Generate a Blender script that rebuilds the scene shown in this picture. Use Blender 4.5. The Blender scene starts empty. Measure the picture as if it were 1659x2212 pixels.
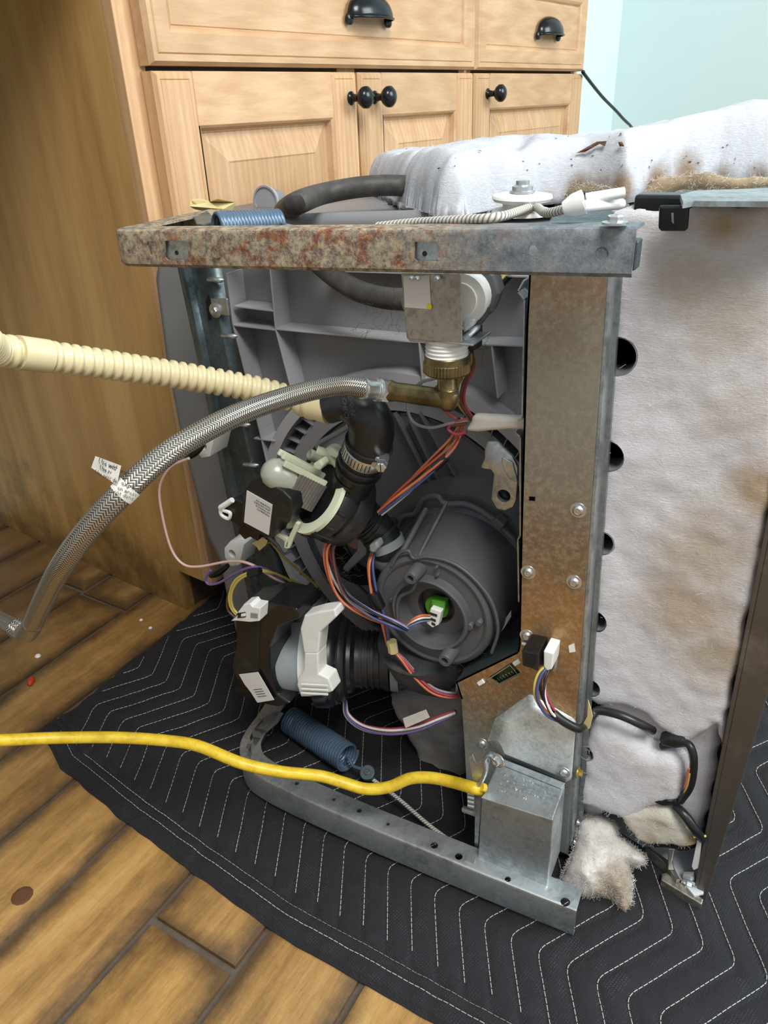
import bpy, bmesh, math, random
from mathutils import Vector as V, Matrix, noise, Quaternion
random.seed(7)
SC = bpy.context.scene
COL = SC.collection
# ------------------------------------------------------------------ camera
# world axes: X = machine back -> front, Y = away from the camera (machine bottom -> top), Z = up, metres
CAM = V((0.069, -0.448, 0.67))
CM = Matrix(((0.8837, 0.1924, -0.4266), (0.4666, -0.4345, 0.7705), (-0.0371, -0.8799, -0.4736)))  # image right / down / forward
FPX, CX, CY = 1640.0, 829.5, 1106.0
cx_, cz_ = CM.col[0].normalized(), CM.col[2].normalized()
cy_ = cz_.cross(cx_).normalized(); cx_ = cy_.cross(cz_).normalized()
CM = Matrix((cx_, cy_, cz_)).transposed()
cd = bpy.data.cameras.new('camera'); co = bpy.data.objects.new('camera', cd); COL.objects.link(co)
cd.sensor_fit = 'HORIZONTAL'; cd.sensor_width = 36; cd.lens = FPX*36/1659; cd.clip_start = 0.02
rm = Matrix((cx_, -cy_, -cz_)).transposed().to_4x4(); co.matrix_world = Matrix.Translation(CAM) @ rm
SC.camera = co
# ------------------------------------------------------------------ world, lights, exposure
w = bpy.data.worlds.new('room_light'); SC.world = w; w.use_nodes = True
w.node_tree.nodes['Background'].inputs[0].default_value = (0.86, 0.93, 1.0, 1)
w.node_tree.nodes['Background'].inputs[1].default_value = 0.34
SC.view_settings.view_transform = 'Standard'; SC.view_settings.look = 'None'
SC.view_settings.gamma = 1; SC.view_settings.use_curve_mapping = False
SC.view_settings.exposure = 0.86
def area(name, loc, target, sx, sy, power, col):
    l = bpy.data.lights.new(name, 'AREA'); l.shape = 'RECTANGLE'; l.size = sx; l.size_y = sy; l.energy = power; l.color = col
    o = bpy.data.objects.new(name, l); COL.objects.link(o); o.location = loc
    o.rotation_euler = (V(target)-V(loc)).to_track_quat('-Z', 'Y').to_euler()
    return o
area('window_light', (2.3, 0.85, 1.75), (0.3, 1.1, 0.5), 1.4, 1.4, 46, (0.86, 0.95, 1.0))
area('ceiling_light', (0.75, -0.75, 2.25), (-0.1, 0.1, 0.3), 0.8, 0.8, 30, (1.0, 0.97, 0.92))
# ------------------------------------------------------------------ pixel -> point on a real plane
def ray(px, py): return (CM @ V((px-CX, py-CY, FPX))).normalized()
def W(px, py, y): r = ray(px, py); return CAM + r*((y-CAM.y)/r.y)
def Z(px, py, z): r = ray(px, py); return CAM + r*((z-CAM.z)/r.z)
def U(px, py, x): r = ray(px, py); return CAM + r*((x-CAM.x)/r.x)
def D(px, py, d): return CAM + ray(px, py)*d
# ------------------------------------------------------------------ objects
def tag(o, label=None, cat=None, group=None, kind=None):
    if label: o['label'] = label
    if cat: o['category'] = cat
    if group: o['group'] = group
    if kind: o['kind'] = kind
    return o
def thing(name, loc, label, cat, group=None, rz=0):
    o = bpy.data.objects.new(name, None); COL.objects.link(o); o.location = loc; o.rotation_euler = (0, 0, rz)
    o.empty_display_size = .02
    return tag(o, label, cat, group)
def root_of(p):
    while p.parent: p = p.parent
    return p
LOCAL = set()
def link(o, parent):
    COL.objects.link(o)
    if parent is not None:
        o.parent = parent
        if parent.type == 'EMPTY' and parent.name not in LOCAL:
            o.matrix_parent_inverse = Matrix.Translation(parent.location).inverted()
    return o
class MB:
    def __init__(s): s.v = []; s.f = []; s.uv = {}
    def add(s, vs, fs, uvs=None):
        n = len(s.v); s.v += [tuple(p) for p in vs]
        for i, f in enumerate(fs):
            if uvs: s.uv[len(s.f)] = uvs[i]
            s.f.append(tuple(a+n for a in f))
        return s
    def quadbox(s, a, b):   # a, b: 4 corner lists (front loop, back loop)
        return s.add(list(a)+list(b), [(3,2,1,0),(4,5,6,7),(0,1,5,4),(1,2,6,5),(2,3,7,6),(3,0,4,7)])
    def box(s, lo, hi, M=None):
        x0,y0,z0 = lo; x1,y1,z1 = hi
        a = [V((x0,y0,z0)),V((x1,y0,z0)),V((x1,y0,z1)),V((x0,y0,z1))]; b = [V((x0,y1,z0)),V((x1,y1,z0)),V((x1,y1,z1)),V((x0,y1,z1))]
        if M: a = [M@p for p in a]; b = [M@p for p in b]
        return s.quadbox(a, b)
    def prism(s, poly, vec, M=None):
        poly = [V(p) for p in poly]
        if M: poly = [M@p for p in poly]; vec = M.to_3x3()@V(vec)
        n = len(poly); b = [p+V(vec) for p in poly]
        return s.add(poly+b, [tuple(range(n-1,-1,-1)), tuple(range(n,2*n))]+[(i,(i+1)%n,n+(i+1)%n,n+i) for i in range(n)])
    def tube(s, pts, r, seg=10, closed=False, caps=True, flat=None):
        pts = [V(p) for p in pts]; n = len(pts)
        rs = r if isinstance(r, (list, tuple)) else [r]*n
        t0 = (pts[1]-pts[0]).normalized(); up = V((0,0,1)) if abs(t0.z) < .9 else V((1,0,0))
        nrm = (up - t0*up.dot(t0)).normalized(); vs = []; ln = 0; lens = []
        for i, p in enumerate(pts):
            if closed: t = (pts[(i+1)%n]-pts[i-1])
            else: t = pts[min(i+1,n-1)]-pts[max(i-1,0)]
            t.normalize(); nrm = (nrm - t*nrm.dot(t)); nrm = nrm.normalized() if nrm.length > 1e-9 else t.orthogonal().normalized()
            b = t.cross(nrm)
            if i: ln += (p-pts[i-1]).length
            lens.append(ln)
            for k in range(seg):
                a = 2*math.pi*k/seg; f = flat if flat else 1
                vs.append(p + nrm*(math.cos(a)*rs[i]*f) + b*(math.sin(a)*rs[i]))
        fs = []; uvs = []
        m = n if closed else n-1
        for i in range(m):
            j = (i+1)%n
            for k in range(seg):
                k2 = (k+1)%seg; fs.append((i*seg+k, i*seg+k2, j*seg+k2, j*seg+k))
                lj = lens[j] if j else ln+(pts[0]-pts[-1]).length
                uvs.append([(k/seg, lens[i]), ((k+1)/seg, lens[i]), ((k+1)/seg, lj), (k/seg, lj)])
        if caps and not closed:
            fs.append(tuple(range(seg-1,-1,-1))); uvs.append([(0,0)]*seg)
            fs.append(tuple((n-1)*seg+k for k in range(seg))); uvs.append([(0,0)]*seg)
        return s.add(vs, fs, uvs)
    def lathe(s, M, prof, seg=32, a0=0, a1=2*math.pi, caps=True):   # prof: (axial x, radius) in frame M, axis = local X
        full = abs(a1-a0) > 6.28; n = seg if full else seg+1; vs = []
        for x, r in prof:
            for k in range(n):
                a = a0+(a1-a0)*k/seg; vs.append(M@V((x, r*math.cos(a), r*math.sin(a))))
        fs = []
        for i in range(len(prof)-1):
            for k in range(seg):
                k2 = (k+1)%n; fs.append((i*n+k, (i+1)*n+k, (i+1)*n+k2, i*n+k2))
        if full and caps and prof[0] != prof[-1]:
            if prof[0][1] > 1e-5: fs.append(tuple(range(n)))
            if prof[-1][1] > 1e-5: fs.append(tuple((len(prof)-1)*n+k for k in range(n-1,-1,-1)))
        return s.add(vs, fs)
    def obj(s, name, mat, parent=None, smooth=35, bevel=0, seg=2, **kw):
        me = bpy.data.meshes.new(name); me.from_pydata(s.v, [], s.f); me.validate()
        if s.uv:
            ul = me.uv_layers.new(name='UVMap')
            for i, f in enumerate(me.polygons):
                if i in s.uv and len(s.uv[i]) == f.loop_total:
                    for k, li in enumerate(f.loop_indices): ul.data[li].uv = s.uv[i][k]
        bm = bmesh.new(); bm.from_mesh(me); bmesh.ops.recalc_face_normals(bm, faces=bm.faces); bm.to_mesh(me); bm.free()
        if smooth:
            me.shade_smooth(); me.set_sharp_from_angle(angle=math.radians(smooth))
        if mat: me.materials.append(mat)
        o = bpy.data.objects.new(name, me); link(o, parent)
        if bevel:
            m = o.modifiers.new('b', 'BEVEL'); m.width = bevel; m.segments = seg; m.limit_method = 'ANGLE'; m.angle_limit = math.radians(40)
        return tag(o, **kw)
def cut(o, cutters):          # real holes: subtract the cutter shapes, then forget them
    mb = MB()
    for c in cutters: mb.add(c.v, c.f)
    c = mb.obj('cutter', None, None, smooth=0)
    m = o.modifiers.new('c', 'BOOLEAN'); m.object = c; m.solver = 'EXACT'
    m.use_self = True
    dg = bpy.context.evaluated_depsgraph_get(); dg.update()
    ev = o.evaluated_get(dg); me = bpy.data.meshes.new_from_object(ev, depsgraph=dg)
    o.modifiers.clear(); old = o.data; me.name = old.name; o.data = me
    bpy.data.objects.remove(c)
    me.shade_smooth(); me.set_sharp_from_angle(angle=math.radians(30))
    return o
def spline(pts, n=8):         # Catmull-Rom through points
    P = [V(p) for p in pts]; P = [P[0]*2-P[1]]+P+[P[-1]*2-P[-2]]; out = []
    for i in range(1, len(P)-2):
        for k in range(n):
            t = k/n; a, b, c, d = P[i-1], P[i], P[i+1], P[i+2]
            out.append(.5*((2*b)+(c-a)*t+(2*a-5*b+4*c-d)*t*t+(3*b-a-3*c+d)*t**3))
    out.append(P[-2]); return out
def frame(p, axis, up=(0,0,1)):   # local X = axis, local Z = up-ish
    x = V(axis).normalized(); u = V(up)
    if abs(x.dot(u)) > .995: u = V((0, 1, 0))
    z = (u-x*u.dot(x)).normalized(); y = z.cross(x)
    m = Matrix((x, y, z)).transposed().to_4x4(); return Matrix.Translation(V(p)) @ m
def resamp(pts, step):
    out = [V(pts[0])]; acc = 0
    for a, b in zip(pts, pts[1:]):
        L = (b-a).length; t = step-acc
        while t <= L: out.append(a.lerp(b, t/L)); t += step
        acc = (acc+L) % step if L else acc
    return out
# ------------------------------------------------------------------ materials
class NT:
    def __init__(s, name):
        s.m = bpy.data.materials.new(name); s.m.use_nodes = True; s.t = s.m.node_tree; s.n = s.t.nodes
        s.b = s.n['Principled BSDF']; s.co = None
    def new(s, typ, **kw):
        n = s.n.new(typ)
        for k, v in kw.items(): setattr(n, k, v)
        return n
    def l(s, a, b): s.t.links.new(a, b)
    def coord(s, scale=(1,1,1), uv=False, rnd=False, rot=(0,0,0)):
        tc = s.new('ShaderNodeTexCoord'); mp = s.new('ShaderNodeMapping'); mp.inputs['Scale'].default_value = scale; mp.inputs['Rotation'].default_value = rot
        s.l(tc.outputs['UV' if uv else 'Object'], mp.inputs[0])
        if rnd:
            oi = s.new('ShaderNodeObjectInfo'); mu = s.new('ShaderNodeMath', operation='MULTIPLY'); mu.inputs[1].default_value = 37
            s.l(oi.outputs['Random'], mu.inputs[0]); s.l(mu.outputs[0], mp.inputs['Location'])
        return mp.outputs[0]
    def noise(s, vec, scale, detail=4, rough=.55, dist=0):
        n = s.new('ShaderNodeTexNoise'); n.inputs['Scale'].default_value = scale; n.inputs['Detail'].default_value = detail
        n.inputs['Roughness'].default_value = rough; n.inputs['Distortion'].default_value = dist; s.l(vec, n.inputs['Vector']); return n.outputs['Fac']
    def ramp(s, fac, stops):
        r = s.new('ShaderNodeValToRGB'); e = r.color_ramp.elements
        while len(e) < len(stops): e.new(.5)
        for i, (p, c) in enumerate(stops):
            e[i].position = p; e[i].color = (c, c, c, 1) if not isinstance(c, (tuple, list)) else (*c, 1)
        s.l(fac, r.inputs[0]); return r.outputs[0]
    def mix(s, fac, a, b, mode='MIX'):
        n = s.new('ShaderNodeMix', data_type='RGBA', blend_type=mode)
        for sock, v in ((0, fac), (6, a), (7, b)):
            if isinstance(v, (int, float)): n.inputs[sock].default_value = v
            elif isinstance(v, tuple): n.inputs[sock].default_value = (*v, 1)
            else: s.l(v, n.inputs[sock])
        return n.outputs[2]
    def math(s, op, a, b=None):
        n = s.new('ShaderNodeMath', operation=op)
        for i, v in enumerate((a, b)):
            if v is None: continue
            if isinstance(v, (int, float)): n.inputs[i].default_value = v
            else: s.l(v, n.inputs[i])
        return n.outputs[0]
    def bump(s, h, strength=.3, dist=.001):
        b = s.new('ShaderNodeBump'); b.inputs['Strength'].default_value = strength; b.inputs['Distance'].default_value = dist
        s.l(h, b.inputs['Height']); s.l(b.outputs[0], s.b.inputs['Normal'])
    def base(s, c):
        if isinstance(c, tuple): s.b.inputs['Base Color'].default_value = (*c, 1)
        else: s.l(c, s.b.inputs['Base Color'])
        return s
    def set(s, rough=.5, metal=0, spec=None, **kw):
        if isinstance(rough, (int, float)): s.b.inputs['Roughness'].default_value = rough
        else: s.l(rough, s.b.inputs['Roughness'])
        s.b.inputs['Metallic'].default_value = metal
        if spec is not None: s.b.inputs['Specular IOR Level'].default_value = spec
        return s
def hx(h): # sRGB hex -> linear
    r = []
    for i in (0, 2, 4):
        c = int(h[i:i+2], 16)/255; r.append(c/12.92 if c < .04045 else ((c+.055)/1.055)**2.4)
    return tuple(r)
def plain(name, c, rough=.5, metal=0, var=.12, scale=60, bump=.1, dist=.0004, spec=None, dust=0):
    m = NT(name); v = m.coord(); n = m.noise(v, scale, 5)
    f = m.ramp(n, [(.3, 1-var), (.7, 1+var*.6 if 1+var*.6 < 1 else 1.0)])
    colr = m.mix(1.0, c, f, 'MULTIPLY')
    if dust:
        d = m.noise(v, 22, 8, .7); dm = m.ramp(d, [(.52, 0.0), (.72, dust)])
        colr = m.mix(dm, colr, hx('9a948c'))
        n2 = m.noise(v, 900, 2); sp = m.ramp(n2, [(.74, 0.0), (.78, dust)]); colr = m.mix(sp, colr, hx('b0aaa2'))
    m.base(colr).set(rough, metal, spec); m.bump(m.noise(v, scale*6, 3), bump, dist); return m.m
def galv(name, tint, rough=.38, sp=160, metal=.85, stain=0.3):
    m = NT(name); v = m.coord(); vo = m.new('ShaderNodeTexVoronoi'); vo.inputs['Scale'].default_value = sp*2; m.l(v, vo.inputs['Vector'])
    bw = m.new('ShaderNodeRGBToBW'); m.l(vo.outputs['Color'], bw.inputs[0])
    n = m.noise(v, 28, 8, .7); f = m.math('ADD', m.math('MULTIPLY', bw.outputs[0], .14), m.math('MULTIPLY', n, .80))
    c = m.ramp(f, [(.32, tuple(x*(1-stain*1.5) for x in tint)), (.48, tint), (.66, tuple(min(1, x*1.35) for x in tint))])
    n3 = m.noise(v, 300, 6, .8); c = m.mix(m.ramp(n3, [(.62, 0.0), (.72, .35)]), c, tuple(min(1, x*1.35) for x in tint))
    m.base(c).set(m.ramp(f, [(.3, rough+.14), (.7, rough-.08)]), metal); m.bump(m.math('ADD', bw.outputs[0], n3), .12, .0003); return m.m
MAT = {}
MAT['galv'] = galv('galvanised_steel', hx('b4bbbd'), .34)
MAT['galv_hi'] = galv('window_lit_spangled_zinc', hx('d3dbdc'), .42, 260, .55)  # brighter copy of the zinc, paints the window's reflection on the raised cover
MAT['galv_dark'] = galv('dull_zinc', hx('5f6c70'), .42, 200, .75)
MAT['galv_blue'] = galv('blued_zinc', hx('8e979c'), .4, 120, .8)
MAT['galv_warm'] = galv('tarnished_zinc', hx('a8a296'), .36, 170, .85, .35)
MAT['steel'] = plain('bright_steel', hx('d0d4d6'), .32, .9, .15, 200)
MAT['stain_s'] = plain('door_steel', hx('615b55'), .42, .5, .25, 12, .15, dust=.3)
MAT['grey'] = plain('grey_plastic', hx('838487'), .45, 0, .10, 20, .08, dust=.06)
MAT['grey2'] = plain('light_grey_plastic', hx('a2a3a6'), .45, 0, .08, 30, .05)
MAT['dgrey'] = plain('dark_grey_plastic', hx('55575a'), .48, 0, .18, 25, .12, dust=.14)
MAT['dgrey2'] = plain('charcoal_plastic', hx('35373a'), .5, 0, .2, 25, .12, dust=.16)
MAT['black'] = plain('black_plastic', hx('1d1e1f'), .42, 0, .3, 60, .35, .0004, dust=.10)
MAT['blackg'] = plain('satin_black_plastic', hx('161718'), .3, 0, .2, 40, .1, dust=.05)
MAT['rubber'] = plain('black_rubber', hx('1c1e1f'), .36, 0, .2, 30, .10, dust=.08)
MAT['rubber2'] = plain('weathered_rubber', hx('413e3a'), .55, 0, .35, 40, .2, dust=.2)
MAT['void'] = plain('cavity_shade', hx('0b0c0d'), .8)  # near-black stands in for the shade inside slots and holes
MAT['white'] = plain('white_plastic', hx('e6e8e4'), .4, 0, .08, 30, .06, dust=.1)
MAT['cream'] = plain('cream_plastic', hx('d6dcc0'), .38, 0, .1, 30, .06)
MAT['hosec'] = plain('cream_hose', hx('cfc39b'), .32, 0, .10, 30, .05)
MAT['tapew'] = plain('white_cloth_tape', hx('d6d1c7'), .7, 0, .15, 80, .3)
MAT['tapey'] = plain('masking_tape', hx('c9b984'), .65, 0, .2, 60, .3)
MAT['grnp'] = plain('green_plastic', hx('4f9a2c'), .35, 0, .1, 60)
MAT['pcb'] = plain('circuit_board', hx('0f3a26'), .3)
MAT['label'] = plain('white_label', hx('d4d2ce'), .5, 0, .05, 30, .03)
MAT['ink'] = plain('black_ink', hx('26262a'), .6)
MAT['plate'] = plain('pale_zinc_plate', hx('ccd2d4'), .45, .1, .15, 30, dust=.2)
MAT['brown'] = plain('brown_flake', hx('5a3a22'), .7)
MAT['red'] = plain('red_crumb', hx('b8341c'), .6)
MAT['ydot'] = plain('yellow_ink', hx('e0cf1c'), .5)
MAT['spring'] = plain('blue_spring', hx('5b7086'), .35, .3, .2, 100)
MAT['brassb'] = plain('yellow_zinc', hx('c8ab55'), .3, .9)
MAT['alu'] = plain('laminated_core', hx('8d8983'), .4, .6, .2, 300)
MAT['mgrey'] = plain('motor_grey', hx('8c9396'), .42, .1, .12, 30, .05, dust=.05)
MAT['cerm'] = plain('milky_motor', hx('b9beb0'), .3, .2, .1, 30)
MAT['grout'] = plain('grout', hx('5f5348'), .95, 0, .35, 60, .6, .001)
MAT['wall'] = plain('pale_blue_wall', hx('cbdede'), .9, 0, .02, 3, .03)
MAT['knob'] = plain('black_bronze', hx('15171a'), .22, .3, .1, 40, .03)
MAT['toe'] = plain('dark_toe_kick', hx('4c3728'), .8, 0, .4, 25, .4)
def wires(n, h): MAT['w_'+n] = plain(n+'_wire', hx(h), .4, 0, .06, 60, .02)
for n, h in dict(orange='bd6a48', red='a04050', white='ddd8d2', black='24242a', blue='7d92c0', grey='8f8f92', purple='6a5a8e', yellow='c4b45e', pink='d9b6ae', brown='5e3c2c', navy='3c4c7c', rust='a04a34', olive='8d8248').items(): wires(n, h)
def m_brass():
    m = NT('aged_brass'); v = m.coord(); n = m.noise(v, 45, 8, .7)
    m.base(m.ramp(n, [(.3, hx('4d4330')), (.5, hx('776a48')), (.72, hx('9a8c66'))])).set(.38, .85); m.bump(m.noise(v, 400, 4), .2, .0003); return m.m
MAT['brass'] = m_brass()
def m_rust():
    m = NT('rusted_rail'); v = m.coord(); x = m.new('ShaderNodeSeparateXYZ'); m.l(v, x.inputs[0])
    n1 = m.noise(v, 55, 10, .8); n2 = m.noise(v, 150, 10, .8); n3 = m.noise(v, 260, 6, .8)
    zinc = m.ramp(n1, [(.3, hx('3f444b')), (.45, hx('6f777e')), (.6, hx('8f979b')), (.78, hx('b5b8b6'))])
    scale = m.ramp(n2, [(.3, hx('3a322d')), (.42, hx('6c625a')), (.52, hx('a59a86')), (.62, hx('c6b68f')), (.75, hx('8c8780'))])
    rust = m.ramp(n2, [(.3, hx('43261a')), (.5, hx('7e4830')), (.62, hx('a06844')), (.75, hx('b39a70'))])
    xm = m.ramp(m.math('ADD', m.math('MULTIPLY', x.outputs[0], -4.2), m.math('MULTIPLY', n1, .5)), [(.6, 0.0), (.95, 1.0)])
    c = m.mix(xm, zinc, scale)
    # rust patches centred on the middle of the bar
    d = m.math('SUBTRACT', 1.0, m.math('MULTIPLY', m.math('ABSOLUTE', m.math('ADD', x.outputs[0], .24)), 5.2))
    rm_ = m.math('MULTIPLY', m.ramp(d, [(.0, 0.0), (.6, 1.0)]), m.ramp(m.noise(v, 55, 10, .8, .3), [(.49, 0.0), (.57, .9)]))
    c = m.mix(rm_, c, rust)
    c = m.mix(m.ramp(n3, [(.6, 0.0), (.68, .5)]), c, hx('cfcabf'))
    m.base(c).set(.62, .35); m.bump(m.math('ADD', n2, n3), .6, .0008); return m.m
MAT['rust'] = m_rust()
def m_post():
    m = NT('reflection_tinted_panel'); v = m.coord(); x = m.new('ShaderNodeSeparateXYZ'); m.l(v, x.inputs[0])
    n1 = m.noise(v, 20, 8, .65); n2 = m.noise(v, 230, 8, .75); n4 = m.noise(v, 60, 8, .8)
    h = m.math('ADD', x.outputs[2], m.math('MULTIPLY', m.math('SUBTRACT', n1, .5), .10))
    c = m.ramp(h, [(.10, hx('9aa2a2')), (.17, hx('7d7468')), (.215, hx('9b7850')), (.30, hx('a57e50')), (.355, hx('83725c')), (.42, hx('8f8a80')), (.50, hx('9a9b8e')), (.56, hx('957f68'))])  # colour bands by height paint the reflected brown floor into the zinc
    c = m.mix(m.ramp(n2, [(.45, 0.0), (.62, .4)]), c, hx('c4bda9'))
    c = m.mix(m.ramp(n4, [(.6, 0.0), (.72, .5)]), c, hx('4b3b30'))
    m.base(c).set(m.ramp(n2, [(.3, .55), (.7, .3)]), .65); m.bump(m.math('ADD', n2, n4), .35, .0004); return m.m
MAT['post'] = m_post()
def m_wood(name, cols, scale, rough=.5, rings=True, rnd=True, bump=.15, dark=0):
    m = NT(name); v = m.coord(scale, rnd=rnd)
    n1 = m.noise(v, 3.2, 3, .5, .6); w_ = m.new('ShaderNodeTexWave', wave_type='BANDS', bands_direction='X')
    w_.inputs['Scale'].default_value = 2.0; w_.inputs['Distortion'].default_value = 9; w_.inputs['Detail'].default_value = 3; w_.inputs['Detail Scale'].default_value = 1.2
    m.l(v, w_.inputs['Vector']); n2 = m.noise(v, 30, 8, .75)
    f = m.math('ADD', m.math('MULTIPLY', w_.outputs['Fac'], .11), m.math('ADD', m.math('MULTIPLY', n1, .50), m.math('MULTIPLY', n2, .39)))
    c = m.ramp(f, [(.25, cols[0]), (.5, cols[1]), (.72, cols[2])])
    if rnd:
        oi = m.new('ShaderNodeObjectInfo'); r = m.ramp(oi.outputs['Random'], [(0, .86), (1, 1.0)]); c = m.mix(1.0, c, r, 'MULTIPLY')
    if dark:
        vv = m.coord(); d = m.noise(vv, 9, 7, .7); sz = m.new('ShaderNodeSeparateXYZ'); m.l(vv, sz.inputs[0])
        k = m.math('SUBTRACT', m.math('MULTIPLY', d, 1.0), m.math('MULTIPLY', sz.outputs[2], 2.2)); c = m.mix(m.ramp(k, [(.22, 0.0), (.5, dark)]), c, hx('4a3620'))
    m.base(c).set(rough); m.bump(n2, bump, .0006); return m.m
OAK = (hx('ab8359'), hx('c29b72'), hx('d2b08a'))
MAT['oak_v'] = m_wood('oak_upright_grain', OAK, (16, 16, 1.6))
MAT['oak_h'] = m_wood('oak_level_grain', (hx('ad865e'), hx('c49e76'), hx('d3b28c')), (1.6, 16, 16))
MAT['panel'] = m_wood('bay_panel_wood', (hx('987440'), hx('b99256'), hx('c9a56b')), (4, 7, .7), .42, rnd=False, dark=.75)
def m_tile():
    m = NT('wood_look_tile'); v = m.coord((9, 1.2, 9), rnd=True); v2 = m.coord((1, 1, 1), rnd=True)
    n1 = m.noise(v, 2.2, 6, .6, .5); n2 = m.noise(v2, 7, 8, .75); n3 = m.noise(v, 26, 6, .8)
    f = m.math('ADD', m.math('MULTIPLY', n1, .5), m.math('ADD', m.math('MULTIPLY', n2, .3), m.math('MULTIPLY', n3, .2)))
    c = m.ramp(f, [(.34, hx('5f4527')), (.45, hx('94703e')), (.54, hx('b38a50')), (.68, hx('cba96e'))])
    c = m.mix(m.ramp(m.noise(v2, 60, 9, .85), [(.55, 0.0), (.7, .45)]), c, hx('6b4824'))
    tc = m.new('ShaderNodeTexCoord'); sp = m.new('ShaderNodeSeparateXYZ'); m.l(tc.outputs['Generated'], sp.inputs[0])
    def edge(o, k): return m.math('MULTIPLY', m.math('ABSOLUTE', m.math('SUBTRACT', sp.outputs[o], .5)), k)
    e = m.math('ADD', m.math('MAXIMUM', edge(0, 2.0), m.math('SUBTRACT', edge(1, 12), 5.0)), m.math('MULTIPLY', m.math('SUBTRACT', m.noise(v2, 9, 6, .7), .5), 1.1))
    c = m.mix(m.ramp(e, [(.60, 0.0), (1.0, .85)]), c, hx('453322'))
    c = m.mix(m.ramp(m.noise(v2, 5, 8, .8), [(.62, 0.0), (.8, .6)]), c, hx('573c24'))
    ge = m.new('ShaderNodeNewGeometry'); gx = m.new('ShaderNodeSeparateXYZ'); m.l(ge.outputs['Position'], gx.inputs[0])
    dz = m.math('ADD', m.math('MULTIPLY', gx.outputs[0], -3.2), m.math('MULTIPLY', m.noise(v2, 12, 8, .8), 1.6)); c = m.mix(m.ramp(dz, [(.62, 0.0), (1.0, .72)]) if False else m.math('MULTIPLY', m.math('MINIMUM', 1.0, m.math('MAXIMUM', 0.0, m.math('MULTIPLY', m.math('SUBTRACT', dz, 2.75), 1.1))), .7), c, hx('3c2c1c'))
    oi = m.new('ShaderNodeObjectInfo'); c = m.mix(1.0, c, m.ramp(oi.outputs['Random'], [(0, .82), (1, 1.0)]), 'MULTIPLY')
    m.base(c).set(m.ramp(n2, [(.3, .5), (.7, .34)])); m.bump(m.math('ADD', n3, m.math('MULTIPLY', n2, 1.5)), .5, .0012); return m.m
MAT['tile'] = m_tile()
def m_blanket():
    m = NT('black_moving_blanket'); v = m.coord(rot=(0, 0, .3))
    vo = m.new('ShaderNodeTexVoronoi'); vo.inputs['Scale'].default_value = 420; vo.inputs['Randomness'].default_value = .25; m.l(v, vo.inputs['Vector'])
    dots = m.ramp(vo.outputs['Distance'], [(.14, 1.0), (.34, 0.0)]); n = m.noise(v, 25, 6, .7)
    msk = m.math('MULTIPLY', dots, m.ramp(n, [(.35, .1), (.65, .9)]))
    c = m.mix(m.math('MULTIPLY', msk, .45), hx('1f1f22'), hx('606064'))
    c = m.mix(m.ramp(m.noise(v, 12, 8, .8), [(.6, 0.0), (.85, .25)]), c, hx('605c58'))
    m.base(c).set(.82, 0, .35); m.bump(m.math('ADD', dots, m.noise(v, 90, 6)), .5, .0008) if False else m.bump(m.math('ADD', dots, m.math('MULTIPLY', m.noise(v, 55, 9, .75, .8), 3.0)), .6, .0016); return m.m
MAT['blanket'] = m_blanket()
MAT['thread'] = plain('white_thread', hx('b9b9b6'), .7)
def m_wool(name, spots, base='d3d2d6', stain='b08a56', amount=.8, dirty=0):
    m = NT(name); v = m.coord(); n1 = m.noise(v, 14, 8, .7); n2 = m.noise(m.coord((60, 60, 260)), 3, 8, .75, 1.0); n3 = m.noise(v, 400, 4, .8)
    c = m.ramp(n2, [(.3, tuple(x*.82 for x in hx(base))), (.6, hx(base)), (.8, tuple(min(1, x*1.12) for x in hx(base)))])
    tot = None
    for (p, r, k) in spots:
        vm = m.new('ShaderNodeVectorMath', operation='DISTANCE'); m.l(v, vm.inputs[0]); vm.inputs[1].default_value = p
        d = m.math('SUBTRACT', 1.0, m.math('DIVIDE', vm.outputs['Value'], r)); d = m.math('ADD', d, m.math('MULTIPLY', m.math('SUBTRACT', n1, .5), 1.6))
        d = m.math('MULTIPLY', m.ramp(d, [(.0, 0.0), (.75, 1.0)]), k); tot = d if tot is None else m.math('MAXIMUM', tot, d)
    if tot is not None: c = m.mix(m.math('MULTIPLY', tot, amount), c, m.ramp(n2, [(.3, tuple(x*.7 for x in hx(stain))), (.7, hx(stain))]))
    if dirty: c = m.mix(m.ramp(n1, [(.45, 0.0), (.75, dirty)]), c, hx('6a5a44'))
    c = m.mix(m.ramp(m.noise(v, 75, 3, .9), [(.75, 0.0), (.78, .5)]), c, hx('5a4636'))
    m.base(c).set(.95, 0, .15); m.bump(m.math('ADD', m.math('ADD', m.math('MULTIPLY', n2, 1.0), m.math('MULTIPLY', m.noise(v, 110, 6, .8, .6), 1.2)), m.math('MULTIPLY', n3, .5)), .6, .0022); return m.m
def m_braid():
    m = NT('braided_steel_hose'); v = m.coord((1, 1, 1), uv=True); x = m.new('ShaderNodeSeparateXYZ'); m.l(v, x.inputs[0])
    # herringbone: strands slope up on even wedges and down on odd wedges round the hose
    k = m.math('PINGPONG', m.math('MULTIPLY', x.outputs[0], 20), 1.0)
    s = m.math('FRACT', m.math('ADD', m.math('MULTIPLY', x.outputs[1], 520), m.math('MULTIPLY', k, 1.0)))
    h = m.math('ABSOLUTE', m.math('SUBTRACT', s, .5)); k2 = m.math('ABSOLUTE', m.math('SUBTRACT', k, .5))
    hh = m.math('SUBTRACT', .5, h)
    c = m.ramp(hh, [(.05, hx('3a3835')), (.22, hx('a29c92')), (.5, hx('d5d0c6'))])
    c = m.mix(m.ramp(k2, [(.42, 0.0), (.5, .6)]), c, hx('4b4843'))
    m.base(c).set(.3, .85); m.bump(hh, .7, .0008); return m.m
MAT['braid'] = m_braid()
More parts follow.
